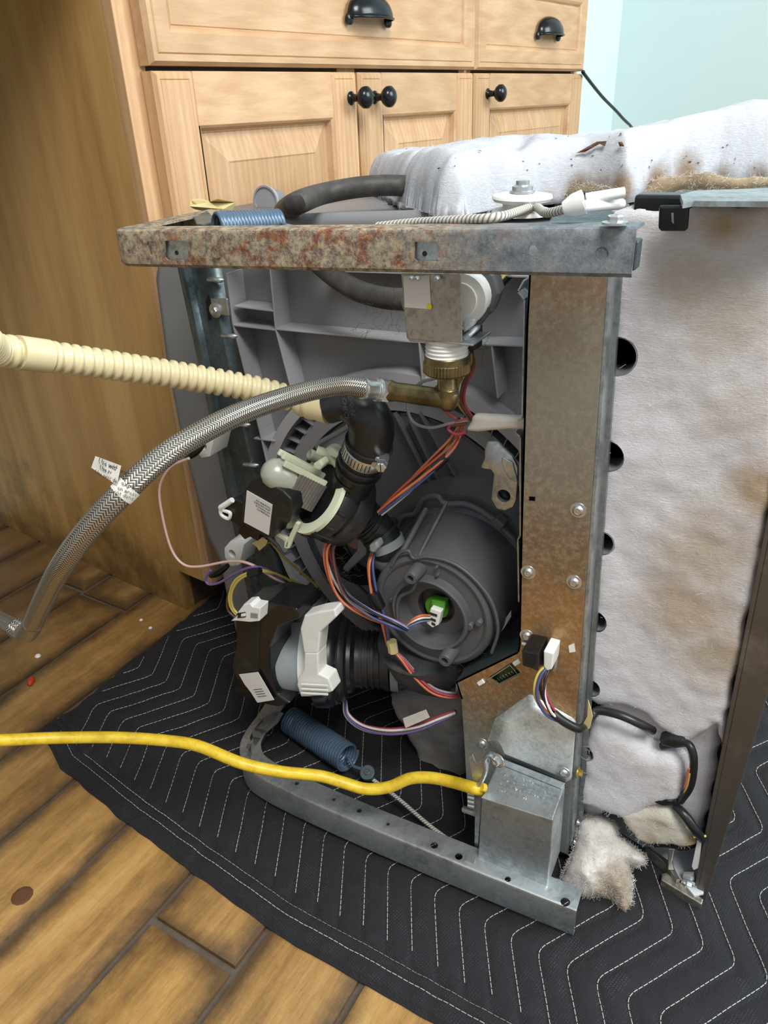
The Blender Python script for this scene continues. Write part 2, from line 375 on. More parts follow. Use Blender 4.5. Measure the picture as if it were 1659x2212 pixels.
def m_rope():
    m = NT('cord_weave'); v = m.coord((1,1,1), uv=True); x = m.new('ShaderNodeSeparateXYZ'); m.l(v, x.inputs[0])
    a = m.math('FRACT', m.math('ADD', m.math('MULTIPLY', x.outputs[1], 330), m.math('MULTIPLY', x.outputs[0], 2)))
    h = m.math('SUBTRACT', .5, m.math('ABSOLUTE', m.math('SUBTRACT', a, .5)))
    m.base(m.ramp(h, [(.05, hx('6a675e')), (.3, hx('c9c6bd'))])).set(.7); m.bump(h, .8, .0008); return m.m
MAT['rope'] = m_rope()
def m_romex():
    m = NT('yellow_cable_sheath'); v = m.coord(); n = m.noise(v, 50, 8, .8); n2 = m.noise(v, 300, 4, .8)
    c = m.ramp(n, [(.35, hx('b8961c')), (.55, hx('d8b92e')), (.75, hx('e0ca58'))]); c = m.mix(m.ramp(m.math('ADD', m.math('MULTIPLY', n, .6), m.math('MULTIPLY', n2, .4)), [(.58, 0.0), (.68, .7)]), c, hx('5d4c1c'))
    m.base(c).set(.4); m.bump(n2, .15, .0004); return m.m
MAT['romex'] = m_romex()
MAT['fibre'] = plain('wool_fibre', hx('dcd8d2'), .9, 0, .1, 60)
MAT['hair'] = plain('dark_lint', hx('2c2926'), .9, 0, .1, 60)
# ================================================================== THE ROOM
K = V((-.663, .24, 0)); FA = math.atan2(.9910, .1340)
FD = V((math.cos(FA), math.sin(FA), 0)); FN = V((math.sin(FA), -math.cos(FA), 0))
def cabp(s, off, z): return K + FD*s + FN*off + V((0, 0, z))
mb = MB(); mb.box((-3.2, -3.0, -.05), (2.6, 3.2, -.004)); floor = mb.obj('floor', MAT['grout'], None, smooth=0, kind='structure')
# wood-look tiles, laid in rows, each one a piece of the floor
TD = V((.049, .9988, 0)).normalized(); TN = V((-TD.y, TD.x, 0))
def tile_mesh(L, Wd):
    bm = bmesh.new(); bmesh.ops.create_cube(bm, size=1)
    bmesh.ops.scale(bm, vec=(Wd, L, .008), verts=bm.verts)
    bmesh.ops.bevel(bm, geom=[e for e in bm.edges if all(v.co.z > 0 for v in e.verts)], offset=.0035, segments=2, affect='EDGES', profile=.6)
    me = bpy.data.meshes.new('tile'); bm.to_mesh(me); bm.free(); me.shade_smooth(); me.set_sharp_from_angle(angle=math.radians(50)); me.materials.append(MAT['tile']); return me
TL, TWD, GR = .61, .1025, .0058
tmesh = tile_mesh(TL-GR, TWD-GR)
starts = {0: .11, 1: .37, 2: -.181, 3: .13, 4: .25, 5: .36, 6: .37, 7: .162, 8: .168, 9: .40}
for k in range(-14, 26):
    n0 = .144+TWD*(k-1)+TWD/2
    st = starts.get(k, random.uniform(0, TL)); s = st - TL*math.ceil((st+2.2)/TL)
    while s < 2.4:
        c = TN*n0 + TD*(s+TL/2); near = (c-V((-.2, .3, 0))).length < 1.75
        if near and not (c-K).dot(FN) < -.75:
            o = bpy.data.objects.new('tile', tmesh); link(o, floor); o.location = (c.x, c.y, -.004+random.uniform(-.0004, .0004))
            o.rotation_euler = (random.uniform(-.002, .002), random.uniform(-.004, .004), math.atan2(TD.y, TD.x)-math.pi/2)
        s += TL
def slab(name, s0, s1, o0, o1, z0, z1, mat, **kw):
    mb = MB(); mb.quadbox([cabp(s0,o0,z0),cabp(s1,o0,z0),cabp(s1,o0,z1),cabp(s0,o0,z1)], [cabp(s0,o1,z0),cabp(s1,o1,z0),cabp(s1,o1,z1),cabp(s0,o1,z1)])
    return mb.obj(name, mat, None, smooth=0, **kw)
slab('wall_back', -1.3, 1.18, -.64, -.56, 0, 2.5, MAT['wall'], kind='structure')
slab('wall_right', 1.72, 1.80, -.64, 3.2, 0, 2.5, MAT['wall'], kind='structure')
slab('wall_end', 1.18, 1.72, -.64, -.05, 0, 2.5, MAT['wall'], kind='structure')
# base cabinet run: local x along the fronts, local -y outwards
cab = thing('base_cabinet', K, 'honey oak base cabinet run with raised-panel doors and black knobs behind the machine', 'cabinet', rz=FA)
LOCAL.add(cab.name)
def cb(name, s0, s1, o0, o1, z0, z1, mat, parent=cab, bevel=.0012):
    mb = MB(); mb.box((s0, -o1, z0), (s1, -o0, z1)); return mb.obj(name, mat, parent, smooth=0, bevel=bevel)
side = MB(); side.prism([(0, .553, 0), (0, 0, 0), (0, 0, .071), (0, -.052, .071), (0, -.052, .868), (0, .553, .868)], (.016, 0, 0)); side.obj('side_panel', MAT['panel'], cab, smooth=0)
cb('toe_kick', .016, 1.17, -.012, 0, 0, .071, MAT['toe'])
cb('face_frame_stile', 0, .03, .052, .07, .071, .868, MAT['oak_v'])
cb('face_frame_stile', .355, .395, .052, .07, .071, .868, MAT['oak_v'])
cb('face_frame_stile', .68, .72, .052, .07, .071, .868, MAT['oak_v'])
cb('face_frame_stile', 1.14, 1.172, .052, .07, .071, .868, MAT['oak_v'])
cb('face_frame_rail', .03, 1.14, .052, .069, .695, .73, MAT['toe'])
cb('face_frame_rail', .03, 1.14, .052, .069, .071, .11, MAT['oak_h'])
cb('bottom_panel', .016, 1.156, -.55, .052, .071, .088, MAT['oak_h'])
cb('back_panel', .016, 1.156, -.556, -.546, 0, .868, MAT['oak_h'])
cb('side_panel', 1.156, 1.172, -.553, .052, .071, .868, MAT['oak_v'])
def rings(s0, s1, z0, z1, prof):      # nested rectangles (inset, outward offset), closed to a front face
    vs = []; fs = []
    for i, (a, o) in enumerate(prof):
        vs += [(s0+a, -o, z0+a), (s1-a, -o, z0+a), (s1-a, -o, z1-a), (s0+a, -o, z1-a)]
    for i in range(len(prof)-1):
        for k in range(4): fs.append((i*4+k, i*4+(k+1)%4, i*4+4+(k+1)%4, i*4+4+k))
    n = (len(prof)-1)*4; fs.append((n, n+1, n+2, n+3)); fs.append((3, 2, 1, 0))
    return MB().add(vs, fs)
def knob(s, z, parent):
    m = Matrix.Translation((s, -.0895, z)) @ Matrix(((0,1,0),(-1,0,0),(0,0,1))).to_4x4()
    k = MB(); k.lathe(m, [(0,.0085),(.002,.0085),(.004,.0055),(.012,.0045),(.016,.006),(.019,.0105),(.024,.0135),(.029,.0135),(.033,.010),(.0355,.005),(.036,0)], 24)
    return k.obj('knob', MAT['knob'], parent, smooth=50)
def door(s0, s1, ks, z0=.098, z1=.709):
    sw, rw = .056, .054
    p = rings(s0+sw-.006, s1-sw+.006, z0+rw-.006, z1-rw+.006, [(0, .072), (0, .079), (.012, .079), (.014, .0775), (.045, .0875), (.047, .0868)]).obj('door', MAT['oak_v'], cab, smooth=0)
    for a, b in ((s0, s0+sw), (s1-sw, s1)):
        rings(a, b, z0, z1, [(0, .071), (0, .0865), (.0035, .0905), (.0075, .0905), (.0085, .0895), (.0095, .0905)]).obj('stile', MAT['oak_v'], p, smooth=0)
    for a, b in ((z0, z0+rw), (z1-rw, z1)):
        mb = MB(); mb.prism([(s0+sw-.002, -.071, a), (s0+sw-.002, -.0898, a), (s0+sw-.002, -.0898, b), (s0+sw-.002, -.071, b)], (s1-s0-2*sw+.004, 0, 0)); mb.obj('rail', MAT['oak_h'], p, smooth=0, bevel=.001)
    # moulding strip round the panel opening
    mb = MB(); q = rings(s0+sw-.001, s1-sw+.001, z0+rw-.001, z1-rw+.001, [(0, .0898), (.003, .0875), (.006, .080), (.007, .078)]); q.f = q.f[:-2]; q.obj('moulding', MAT['oak_h'], p, smooth=0)
    if ks: knob(ks, .678, p)
    return p
door(.022, .372, .357); door(.378, .695, .412); door(.701, 1.158, .745)
def cup_pull(s, z, parent):
    vs = []; fs = []; nu, nv = 24, 10
    for i in range(nu+1):
        u = math.pi*i/nu
        for j in range(nv+1):
            a = math.pi/2*j/nv; vs.append((s+.047*math.cos(u), -.0895-.024*math.sin(u)*math.cos(a)-.0015, z+.030*math.sin(u)**.8*math.sin(a)))
    for i in range(nu):
        for j in range(nv): fs.append((i*(nv+1)+j, (i+1)*(nv+1)+j, (i+1)*(nv+1)+j+1, i*(nv+1)+j+1))
    mb = MB().add(vs, fs)
    o = mb.obj('cup_pull', MAT['knob'], parent, smooth=60); m = o.modifiers.new('s', 'SOLIDIFY'); m.thickness = .0022
    r = MB()
    for sx in (-1, 1): r.lathe(Matrix.Translation((s+sx*.044, -.0895, z-.002)) @ Matrix(((0,1,0),(-1,0,0),(0,0,1))).to_4x4(), [(0,.007),(.004,.007),(.006,.004),(.0065,0)], 16)
    r.tube([(s+.047*math.cos(math.pi*i/20), -.0915-.024*math.sin(math.pi*i/20), z) for i in range(21)], .0016, 8)
    r.obj('pull_rim', MAT['knob'], o, smooth=50)
for s0, s1, pc in ((.022, .699, .405), (.705, 1.158, .975)):
    dr = rings(s0, s1, .714, .862, [(0, .071), (0, .0855), (.004, .091), (.009, .091), (.0105, .0895), (.012, .091), (.030, .091), (.034, .0885), (.037, .0845), (.038, .0855)]).obj('drawer', MAT['oak_h'], cab, smooth=0)
    cup_pull(pc, .772, dr)
nb = thing('bay_shade_cabinet', cabp(-.64, -.2, 0), 'unseen plain wooden cabinet side added to shade the machine bay', 'cabinet')  # out of view, added to block light from the bay
q_ = MB(); q_.quadbox([cabp(-.66,.07,0),cabp(-.62,.07,0),cabp(-.62,.07,.868),cabp(-.66,.07,.868)], [cabp(-.66,-.55,0),cabp(-.62,-.55,0),cabp(-.62,-.55,.868),cabp(-.66,-.55,.868)]); q_.obj('side_panel', MAT['panel'], nb, smooth=0)  # added unseen side, only shades the bay
cnt = MB(); cnt.quadbox([cabp(-.75,.11,.87), cabp(1.2,.11,.87), cabp(1.2,.11,.905), cabp(-.75,.11,.905)], [cabp(-.75,-.555,.87), cabp(1.2,-.555,.87), cabp(1.2,-.555,.905), cabp(-.75,-.555,.905)])
cnt.obj('countertop', MAT['grey2'], None, smooth=0, bevel=.003, label='grey countertop over the cabinet run and the empty machine bay', cat='countertop')
mb = MB(); mb.tube(spline([cabp(1.150,.094,.7125)]+[CAM+ray(px, py)*((cabp(0,.096,0)-CAM).dot(FN)/ray(px, py).dot(FN)) for px, py in ((1262,160),(1300,208),(1342,252),(1375,300))]+[cabp(1.55,.12,.42), cabp(1.62,.16,.10), cabp(1.60,.30,.004)]), .0035, 8)
mb.obj('power_cord', MAT['knob'], None, smooth=60, label='thin black cord hanging beside the cabinet end by the pale wall', cat='cord')
# ================================================================== MOVING BLANKET
EDG = [(-.66,-.045),(-.629,-.051),(-.584,-.072),(-.551,-.077),(-.478,-.091),(-.352,-.110),(-.24,-.125),(-.106,-.129),(.1,-.137),(.6,-.15)]
def ybot(x):
    for (a, b), (c, d) in zip(EDG, EDG[1:]):
        if x <= c: return b+(d-b)*max(0, (x-a)/(c-a))
    return EDG[-1][1]
def xl(y): return max(-.645, -.655+.138*(y-.24))
def chev(x, y):   # chevron phase of the quilting
    yy = y + .018*0 + .096*(x+.181)
    p = (yy+.019) % .157; q = math.floor((yy+.019)/.157)
    sh = .010*q + (p*(.053/.073) if p < .073 else .053-(p-.073)*.043/.084)
    return (x+.181-sh)
def bz(x, y):
    yb = ybot(x); d = y-yb
    ph = (chev(x, y)/.0262) % 1; t = min(ph, 1-ph)
    quilt = .0022*(1-math.exp(-(t*.0262/.004)**1.2)) if d > .03 else .0012
    n = noise.noise(V((x*9, y*9, 0)))*.0022+noise.noise(V((x*28+y*10, y*24-x*14, 3)))*.0016+noise.noise(V((x*75, y*60, 8)))*.0006
    lift = .013*math.exp(-(((x+.63)/.03)**2+((y+.05)/.03)**2))
    rise = .006*math.exp(-((x-xl(y))/.02)**2)*abs(noise.noise(V((0, y*14, 5))))*2
    hem = -.0018*math.exp(-((d-.019)/.0016)**2)-.0018*math.exp(-((d-.029)/.0016)**2)
    hemp = .0015*noise.noise(V((x*60, 0, 2))) if d < .04 else 0
    edge = -.004*math.exp(-(d/.004)**2)
    return max(.0015, .0038+quilt+n+lift+rise+hem+hemp+edge)
blanket = thing('moving_blanket', (0, .3, 0), 'black quilted moving blanket with white zigzag stitching spread under the machine', 'blanket')
nu, nv = 460, 360; vs = []; fs = []
for j in range(nv+1):
    for i in range(nu+1):
        x0 = -.645+1.245*i/nu; yb = ybot(x0); t = (j/nv)**1.25; y = yb+(.98-yb)*t; a = xl(y); x = a+(.6-a)*i/nu
        if j < 3: y += .0025*noise.noise(V((x0*35, 1, 0)))
        vs.append((x, y, bz(x, y)))
for j in range(nv):
    for i in range(nu): a = j*(nu+1)+i; fs.append((a, a+1, a+nu+2, a+nu+1))
base = len(vs); ring_ = list(range(nu+1))+[j*(nu+1)+nu for j in range(1, nv+1)]+[nv*(nu+1)+i for i in range(nu-1, -1, -1)]+[j*(nu+1) for j in range(nv-1, 0, -1)]
for a in ring_:
    p = V(vs[a]); lf = max(0, p.z-.012); vs.append((p.x, p.y, .0003+lf*.9))
n = len(ring_)
for i in range(n): fs.append((ring_[i], ring_[(i+1)%n], base+(i+1)%n, base+i))
MB().add(vs, fs).obj('quilted_cloth', MAT['blanket'], blanket, smooth=60)
def in_view(p):
    v = CM.transposed() @ (p-CAM); x = CX+FPX*v.x/v.z; y = CY+FPX*v.y/v.z
    return v.z > 0 and -60 < x < 1720 and 1150 < y < 2280
def stitch(line, mbt, dash=.0055, gap=.0011, r=.00035):
    pts = resamp(line, .0011); k = 0; n1 = max(3, int(dash/.0011)); n2 = max(1, int(gap/.0011))
    while k+n1 < len(pts):
        seg = [V((p.x, p.y, bz(p.x, p.y)+.0003)) for p in pts[k:k+n1+1:2]]
        if len(seg) > 1: mbt.tube(seg, r, 4, caps=False)
        k += n1+n2
A0 = V((-.181, -.019, 0))
for k in range(-26, 40):
    pts = []
    for m_ in range(-3, 8):
        for (dx, dy) in ((0, 0), (.053, .073)):
            x = -.181+.0262*k + .010*m_+dx; y = -.019-.0024*k+.157*m_+dy; pts.append(V((x, y, 0)))
    q = []
    for i in range(1, len(pts)-1):
        a, b, c = pts[i-1], pts[i], pts[i+1]; p1 = b+(a-b).normalized()*.009; p2 = b+(c-b).normalized()*.009
        for t in (0, .25, .5, .75, 1): q.append(p1*(1-t)**2+b*2*t*(1-t)+p2*t*t)
    cur = []; runs = []
    for p in resamp(q, .004):
        ok = xl(p.y)+.006 < p.x < .59 and ybot(p.x)+.040 < p.y < .9
        if ok: cur.append(p)
        elif cur: runs.append(cur); cur = []
    if cur: runs.append(cur)
    for r_ in runs:
        t = MB()
        if len(r_) > 4: stitch(r_, t)
        if t.v: t.obj('stitch_line', MAT['thread'], blanket, smooth=0)
for d in (.019, .029):
    t = MB(); stitch([V((x/500, ybot(x/500)+d, 0)) for x in range(-318+int(d*400), 260)], t); t.obj('hem_stitching', MAT['thread'], blanket, smooth=0)
kc = Z(48, 1935, 0); kn = MB(); kn.lathe(frame(kc+V((0, 0, .0001)), (0,0,1)), [(0,.0105),(.0003,.010),(.0001,.006),(.0003,.003),(.0003,0)], 11); ko = kn.obj('knot', MAT['brown'], floor, smooth=60)
# ================================================================== WOOL
def wool(name, poly, plane, thick, mat, parent=None, step=.003, edge=.02, seed=0, rough=.003, back=None, fn=None, fibres=0, **kw):
    """poly: world points lying on a plane given by (origin, uaxis, vaxis, normal); grows a puffy pad"""
    o, ua, va, nn = plane; P = [((V(p)-o).dot(ua), (V(p)-o).dot(va)) for p in poly]
    # ragged outline
    Q = []
    for i in range(len(P)):
        a, b = V((*P[i], 0)), V((*P[(i+1)%len(P)], 0)); L = (b-a).length; m = max(1, int(L/.004))
        for k in range(m):
            c = a.lerp(b, k/m); nr = V((-(b-a).y, (b-a).x, 0)).normalized(); c += nr*(noise.noise(V((c.x*45, c.y*45, seed)))*.004+noise.noise(V((c.x*160, c.y*160, seed)))*.0018); Q.append((c.x, c.y))
    us = [p[0] for p in Q]; vv = [p[1] for p in Q]; u0, u1, v0, v1 = min(us), max(us), min(vv), max(vv)
    nx = int((u1-u0)/step)+3; ny = int((v1-v0)/step)+3
    def inside(x, y):
        c = False; j = len(Q)-1
        for i in range(len(Q)):
            if (Q[i][1] > y) != (Q[j][1] > y) and x < (Q[j][0]-Q[i][0])*(y-Q[i][1])/(Q[j][1]-Q[i][1])+Q[i][0]: c = not c
            j = i
        return c
    def near(x, y):
        bd = 1e9; bp = None
        for i in range(len(Q)):
            ax, ay = Q[i]; bx, by = Q[(i+1)%len(Q)]; dx, dy = bx-ax, by-ay; t = max(0, min(1, ((x-ax)*dx+(y-ay)*dy)/(dx*dx+dy*dy+1e-12)))
            px, py = ax+dx*t, ay+dy*t; d = (px-x)**2+(py-y)**2
            if d < bd: bd = d; bp = (px, py)
        return math.sqrt(bd), bp
    ins = {}; 
    for j in range(ny):
        for i in range(nx): ins[i, j] = inside(u0+(i-1)*step, v0+(j-1)*step)
    keep = {}; vs = []; fs = []
    def vert(i, j):
        if (i, j) in keep: return keep[i, j]
        x, y = u0+(i-1)*step, v0+(j-1)*step; deep = all(ins.get((i+a, j+b), False) for a, b in ((8,0),(-8,0),(0,8),(0,-8),(6,6),(-6,6),(6,-6),(-6,-6))) if edge <= 8*step else False
        if deep: d = edge
        else:
            d, bp = near(x, y)
            if not ins[i, j]: x, y = bp; d = 0
        t = min(1, d/edge); h = thick*math.sqrt(max(0, 1-(1-t)**2))
        h += (noise.noise(V((x*22, y*22, seed)))*rough*2+noise.noise(V((x*70, y*70, seed+4)))*rough+noise.noise(V((x*190, y*190, seed+9)))*rough*.35)*(.35+.65*t)
        if fn: h += fn(x, y)
        keep[i, j] = len(vs); vs.append(o+ua*x+va*y+nn*h); return keep[i, j]
    for j in range(ny-1):
        for i in range(nx-1):
            if ins[i, j] or ins[i+1, j] or ins[i, j+1] or ins[i+1, j+1]:
                if sum((ins[i, j], ins[i+1, j], ins[i, j+1], ins[i+1, j+1])) >= 1: fs.append((vert(i, j), vert(i+1, j), vert(i+1, j+1), vert(i, j+1)))
    # back skin: rim dropped onto the plane behind
    n = len(vs); bk = back if back is not None else thick*.6
    cnt = {}
    for f in fs:
        for a, b in zip(f, f[1:]+f[:1]): cnt[tuple(sorted((a, b)))] = cnt.get(tuple(sorted((a, b))), 0)+1
    top = list(vs)
    vs = vs + [p-nn*((p-o).dot(nn)+bk) if True else p for p in vs]
    fs = fs + [tuple(a+n for a in f[::-1]) for f in fs]
    for (a, b), c in cnt.items():
        if c == 1: fs.append((a, b, b+n, a+n))
    ob = MB().add(vs, fs).obj(name, mat, parent, smooth=180, **kw)
    if fibres:
        rnd = random.Random(seed+5); fb = MB(); rim = [a for (a, b), c in cnt.items() if c == 1]
        for q in range(fibres):
            p = top[rnd.choice(rim)] if q % 3 else top[rnd.randrange(len(top))]
            d = V((rnd.gauss(0, 1), rnd.gauss(0, 1), rnd.gauss(0, 1))).normalized()*.5+nn*.35; L = rnd.uniform(.002, .006); pts = [V(p)]
            for s_ in range(3): d = (d+V((rnd.gauss(0,.5), rnd.gauss(0,.5), rnd.gauss(0,.5)))).normalized(); pts.append(pts[-1]+d*L/3)
            fb.tube(pts, .00008, 3, caps=False)
        fb.obj('loose_fibres', MAT['fibre'], ob, smooth=0, kind='stuff')
    return ob
def yplane(y): return (V((0, y, 0)), V((1,0,0)), V((0,0,1)), V((0,-1,0)))
def zplane(z): return (V((0, 0, z)), V((1,0,0)), V((0,1,0)), V((0,0,1)))
# ================================================================== THE MACHINE (one thing, lying on its side)
dw = thing('dishwasher', (-.2, .3, .0), 'stripped dishwasher lying on its side with its underside, pumps and wiring facing out', 'dishwasher')
def rbox(poly, y0, y1, name, mat, parent, bevel=.001, smooth=0, **kw):   # outline seen at depth y0, extruded back to y1
    mb = MB(); mb.prism([W(x, y, y0) for x, y in poly], (0, y1-y0, 0)); return mb.obj(name, mat, parent, smooth=smooth, bevel=bevel, **kw)
def ycyl(px, py, y0, y1, r, r2=None): c = W(px, py, y0); m = MB(); m.lathe(frame(c, (0,1,0)), [(0, r), (y1-y0, r2 or r)], 20); return m
def screw(p, axis, r, parent, mat='steel', name='screw', washer=True, hexa=True):
    f = frame(p, axis); mb = MB()
    if washer: mb.lathe(f, [(0, r*1.7), (.0012, r*1.7), (.0015, r*1.4)], 20)
    mb.lathe(f, [(.001, r), (.004, r), (.0048, r*.85), (.0048, r*.5), (.0042, r*.3), (.0042, 0)], 6 if hexa else 16)
    return mb.obj(name, MAT[mat], parent, smooth=30)
def dome(p, axis, r, parent, mat='steel', name='rivet'):
    mb = MB(); mb.lathe(frame(p, axis), [(0, r*1.5), (.0006, r*1.45), (.0008, r), (.002, r*.92), (.0028, r*.6), (.0024, r*.35), (.003, 0)], 24); return mb.obj(name, MAT[mat], parent, smooth=50)
Yn = V((0, -1, 0))
# ---- tub
tubsec = [(.515,.572),(.25,.572),(-.02,.573),(.055,.570)]
def tub_ring(y, ins, tap):
    L = [(-.563,.514),(-.569,.42),(-.5675,.313),(-.560,.25),(-.552,.185),(-.538,.150),(-.534,.087),(-.528,.035)]
    pts = [(-.545,.556),(-.525,.572)]+[(-.3,.574),(-.1,.574),(.052,.573),(.068,.562)]+[(.072,.4),(.074,.2),(.074,.03),(.060,.018)]+[(-.3,.018),(-.515,.018)]+L[::-1]
    cx0, cz0 = -.25, .295; out = []
    for x, z in pts:
        dx, dz = x-cx0, z-cz0; k = V((dx, dz)).length; f = (k-ins)/k; x2 = cx0+dx*f
        if tap: x2 = max(x2, -.565+tap)
        out.append(V((x2, y, cz0+dz*f)))
    return out
secs = [tub_ring(.185, .018, 0), tub_ring(.188, .008, 0), tub_ring(.2, .002, 0), tub_ring(.22, 0, 0), tub_ring(.30, 0, .03), tub_ring(.55, 0, .065), tub_ring(.84, 0, .105), tub_ring(.85, .012, .105)]
vs = [p for s_ in secs for p in s_]; n = len(secs[0]); fs = [(i*n+k, i*n+(k+1)%n, (i+1)*n+(k+1)%n, (i+1)*n+k) for i in range(len(secs)-1) for k in range(n)]
fs += [tuple(range(n)), tuple((len(secs)-1)*n+k for k in range(n-1, -1, -1))]
tub = MB().add(vs, fs).obj('tub', MAT['grey'], dw, smooth=50)
for line in ([(378, 600), (398, 720), (412, 830)], [(420, 950), (440, 1050), (470, 1170)], [(452, 1138), (485, 1150), (520, 1162)]):
    t = MB(); t.tube([W(x, y, .1885) for x, y in line], .0008, 6); t.obj('tub_seam', MAT['grey2'], tub, smooth=60)
# underside web ribs
def rib(a, b, y0=.160, y1=.187, th=.0018, mat='grey2'):   # a wall standing off the tub along the line a-b
    A, B_ = W(*a, y0), W(*b, y0); d = (B_-A).normalized(); nrm = V((-d.z, 0, d.x))*th/2
    mb = MB(); mb.quadbox([A-nrm, B_-nrm, B_+nrm, A+nrm], [p+V((0, y1-y0, 0)) for p in (A-nrm, B_-nrm, B_+nrm, A+nrm)])
    return mb.obj('rib', MAT[mat], tub, smooth=0, bevel=.0004)
for a, b in (((505,662),(590,672)), ((503,703),(594,713)), ((594,711),(880,738)), ((880,738),(1136,748)), ((583,580),(595,712)), ((595,712),(636,870)), ((905,740),(915,852)), ((489,590),(503,703)), ((503,703),(560,930)), ((548,948),(592,953)), ((560,930),(585,1040)), ((700,585),(1140,598)), ((1062,748),(1075,860))):
    rib(a, b)
# tub web: inner floor between ribs, slightly warmer light grey
C0 = V((-.244, 0, .265))
def annulus(y0, y1, r0, r1, seg=128, c=C0): mb = MB(); mb.lathe(frame(V((c.x, y0, c.z)), (0,1,0)), [(0, r0), (0, r1), (y1-y0, r1), (y1-y0, r0), (0, r0)], seg); return mb
annulus(.162, .190, .1705, .1825).obj('collar_rim', MAT['grey2'], dw, smooth=50)
annulus(.172, .196, .141, .1575).obj('collar_ring', MAT['grey'], dw, smooth=50)
mb = annulus(.1835, .1865, .156, .173); mb.obj('collar_well', MAT['dgrey2'], dw, smooth=50)
mb = MB()
for k in range(64):
    a = 2*math.pi*k/64; c_, s_ = math.cos(a), math.sin(a); t = V((-s_, 0, c_))*.0006
    sl = V((-s_, 0, c_))*.006 if True else 0
    p0 = V((C0.x+.156*c_, .170, C0.z+.156*s_)); p1 = V((C0.x+.174*c_, .170, C0.z+.174*s_))+sl; h = V((0, .016, 0))
    mb.quadbox([p0-t, p1-t, p1+t, p0+t], [p0-t+h, p1-t+h, p1+t+h, p0+t+h])
mb.obj('collar_teeth', MAT['grey'], dw, smooth=0, kind='stuff')
mb = MB(); mb.lathe(frame(V((C0.x, .172, C0.z)), (0,1,0)), [(0,.1415),(.012,.140),(.02,.132),(.0205,.06),(.0205,0)], 96, caps=False)
sump = mb.obj('sump', MAT['dgrey2'], dw, smooth=40)
# sump relief: raised plate at the upper right, radial ribs, black plates for shaded crescent slots at lower left
def plate(poly, y0, y1, mat, name='sump_plate', parent=None, bevel=.0015): return rbox(poly, y0, y1, name, MAT[mat], parent or sump, bevel=bevel)
plate([(830,890),(905,893),(990,930),(1060,985),(1120,1060),(1128,1160),(1040,1110),(950,1085),(880,1110),(842,1180),(800,1100),(800,960)], .176, .191, 'dgrey')
for a, b in (((850,893),(952,1092)), ((882,905),(968,1085)), ((905,893),(1000,1060)), ((700,1000),(800,930))):
    A, B_ = W(*a, .168), W(*b, .168); d = (B_-A).normalized(); nrm = V((-d.z, 0, d.x))*.001
    mb = MB(); mb.quadbox([A-nrm, B_-nrm, B_+nrm, A+nrm], [p+V((0, .02, 0)) for p in (A-nrm, B_-nrm, B_+nrm, A+nrm)]); mb.obj('sump_rib', MAT['dgrey'], sump, smooth=0, bevel=.0005)
plate([(655,1010),(690,960),(740,915),(725,990),(690,1050)], .1875, .192, 'void', 'sump_slot_shade', bevel=0)
plate([(672,1150),(700,1130),(730,1215),(700,1225)], .1875, .192, 'void', 'sump_slot_shade', bevel=0)
for r_ in (.118, .098):
    mb = MB(); mb.lathe(frame(V((C0.x, .186, C0.z)), (0,1,0)), [(0, r_), (-.003, r_), (-.003, r_-.0025), (0, r_-.0025)], 96); mb.obj('sump_ridge', MAT['dgrey'], sump, smooth=40)
# pale impeller blades seen through the sump opening
mb = MB(); mb.prism([W(*p, .158) for p in [(742,1245),(790,1200),(800,1140),(778,1135),(770,1190),(735,1232)]], (0, .02, 0)); mb.obj('spray_vane', MAT['mgrey'], sump, smooth=0, bevel=.002)
mb = MB(); mb.lathe(frame(W(765, 1165, .16), (0,1,0)), [(0,.012),(.004,.0155),(.02,.0155)], 24); mb.obj('copper_disc', plain('peach_seal', hx('8a6a60'), .5), sump, smooth=40)
mb = MB(); mb.lathe(frame(W(765, 1200, .150), (0,1,0)), [(0,.034),(0,.0375),(.03,.0375),(.03,.034),(0,.034)], 48); mb.obj('sump_outlet_rim', MAT['black'], sump, smooth=40)
# ---- wash drum (circulation housing) facing out
DC = V((-.1725, 0, .257)); fD = frame(V((DC.x, .07, DC.z)), (0,1,0))
mb = MB(); mb.lathe(fD, [(.0105,.018),(.0105,.031),(-.006,.0345),(-.0072,.0365),(-.006,.038),(.001,.0395),(.0016,.0515),(0,.052),(-.001,.0545),(0,.0575),(.002,.0592),(.012,.0600),(.07,.0690),(.071,.0735),(.076,.0745),(.0765,.085),(.1,.092),(.12,.095)], 96)
mb.f = [f for f in mb.f if len(f) == 4]
drum = mb.obj('wash_drum', MAT['dgrey'], dw, smooth=38)
mb = MB(); mb.lathe(fD, [(.02,0),(.02,.0185),(.0105,.0185),(.0105,.0175),(.018,.0170),(.018,0)], 40); mb.obj('drum_hub', MAT['dgrey2'], drum, smooth=40)
hubc = W(943, 1313, .079)
mb = MB(); mb.lathe(frame(hubc, (0,1,0)), [(0,.0115),(0,0.0108),(-.0015,.0105),(-.0015,0)][::-1]+[(.004,.0115)], 40); sens = mb.obj('sensor', MAT['grnp'], dw, smooth=40, label='green round sensor with white plug')
ff = frame(hubc, (0,-1,0)); 
mb = MB(); q = [W(*p, .072) for p in [(932,1296),(962,1300),(960,1322),(930,1316)]]; mb.prism(q, (0,.008,0)); mb.obj('sensor_block', MAT['grnp'], sens, smooth=0, bevel=.0008)
mb = MB(); q = [W(*p, .066) for p in [(930,1314),(953,1322),(947,1350),(934,1356),(921,1346),(926,1328)]]; mb.prism(q, (0,.008,0)); mb.obj('plug', MAT['white'], sens, smooth=0, bevel=.0006)
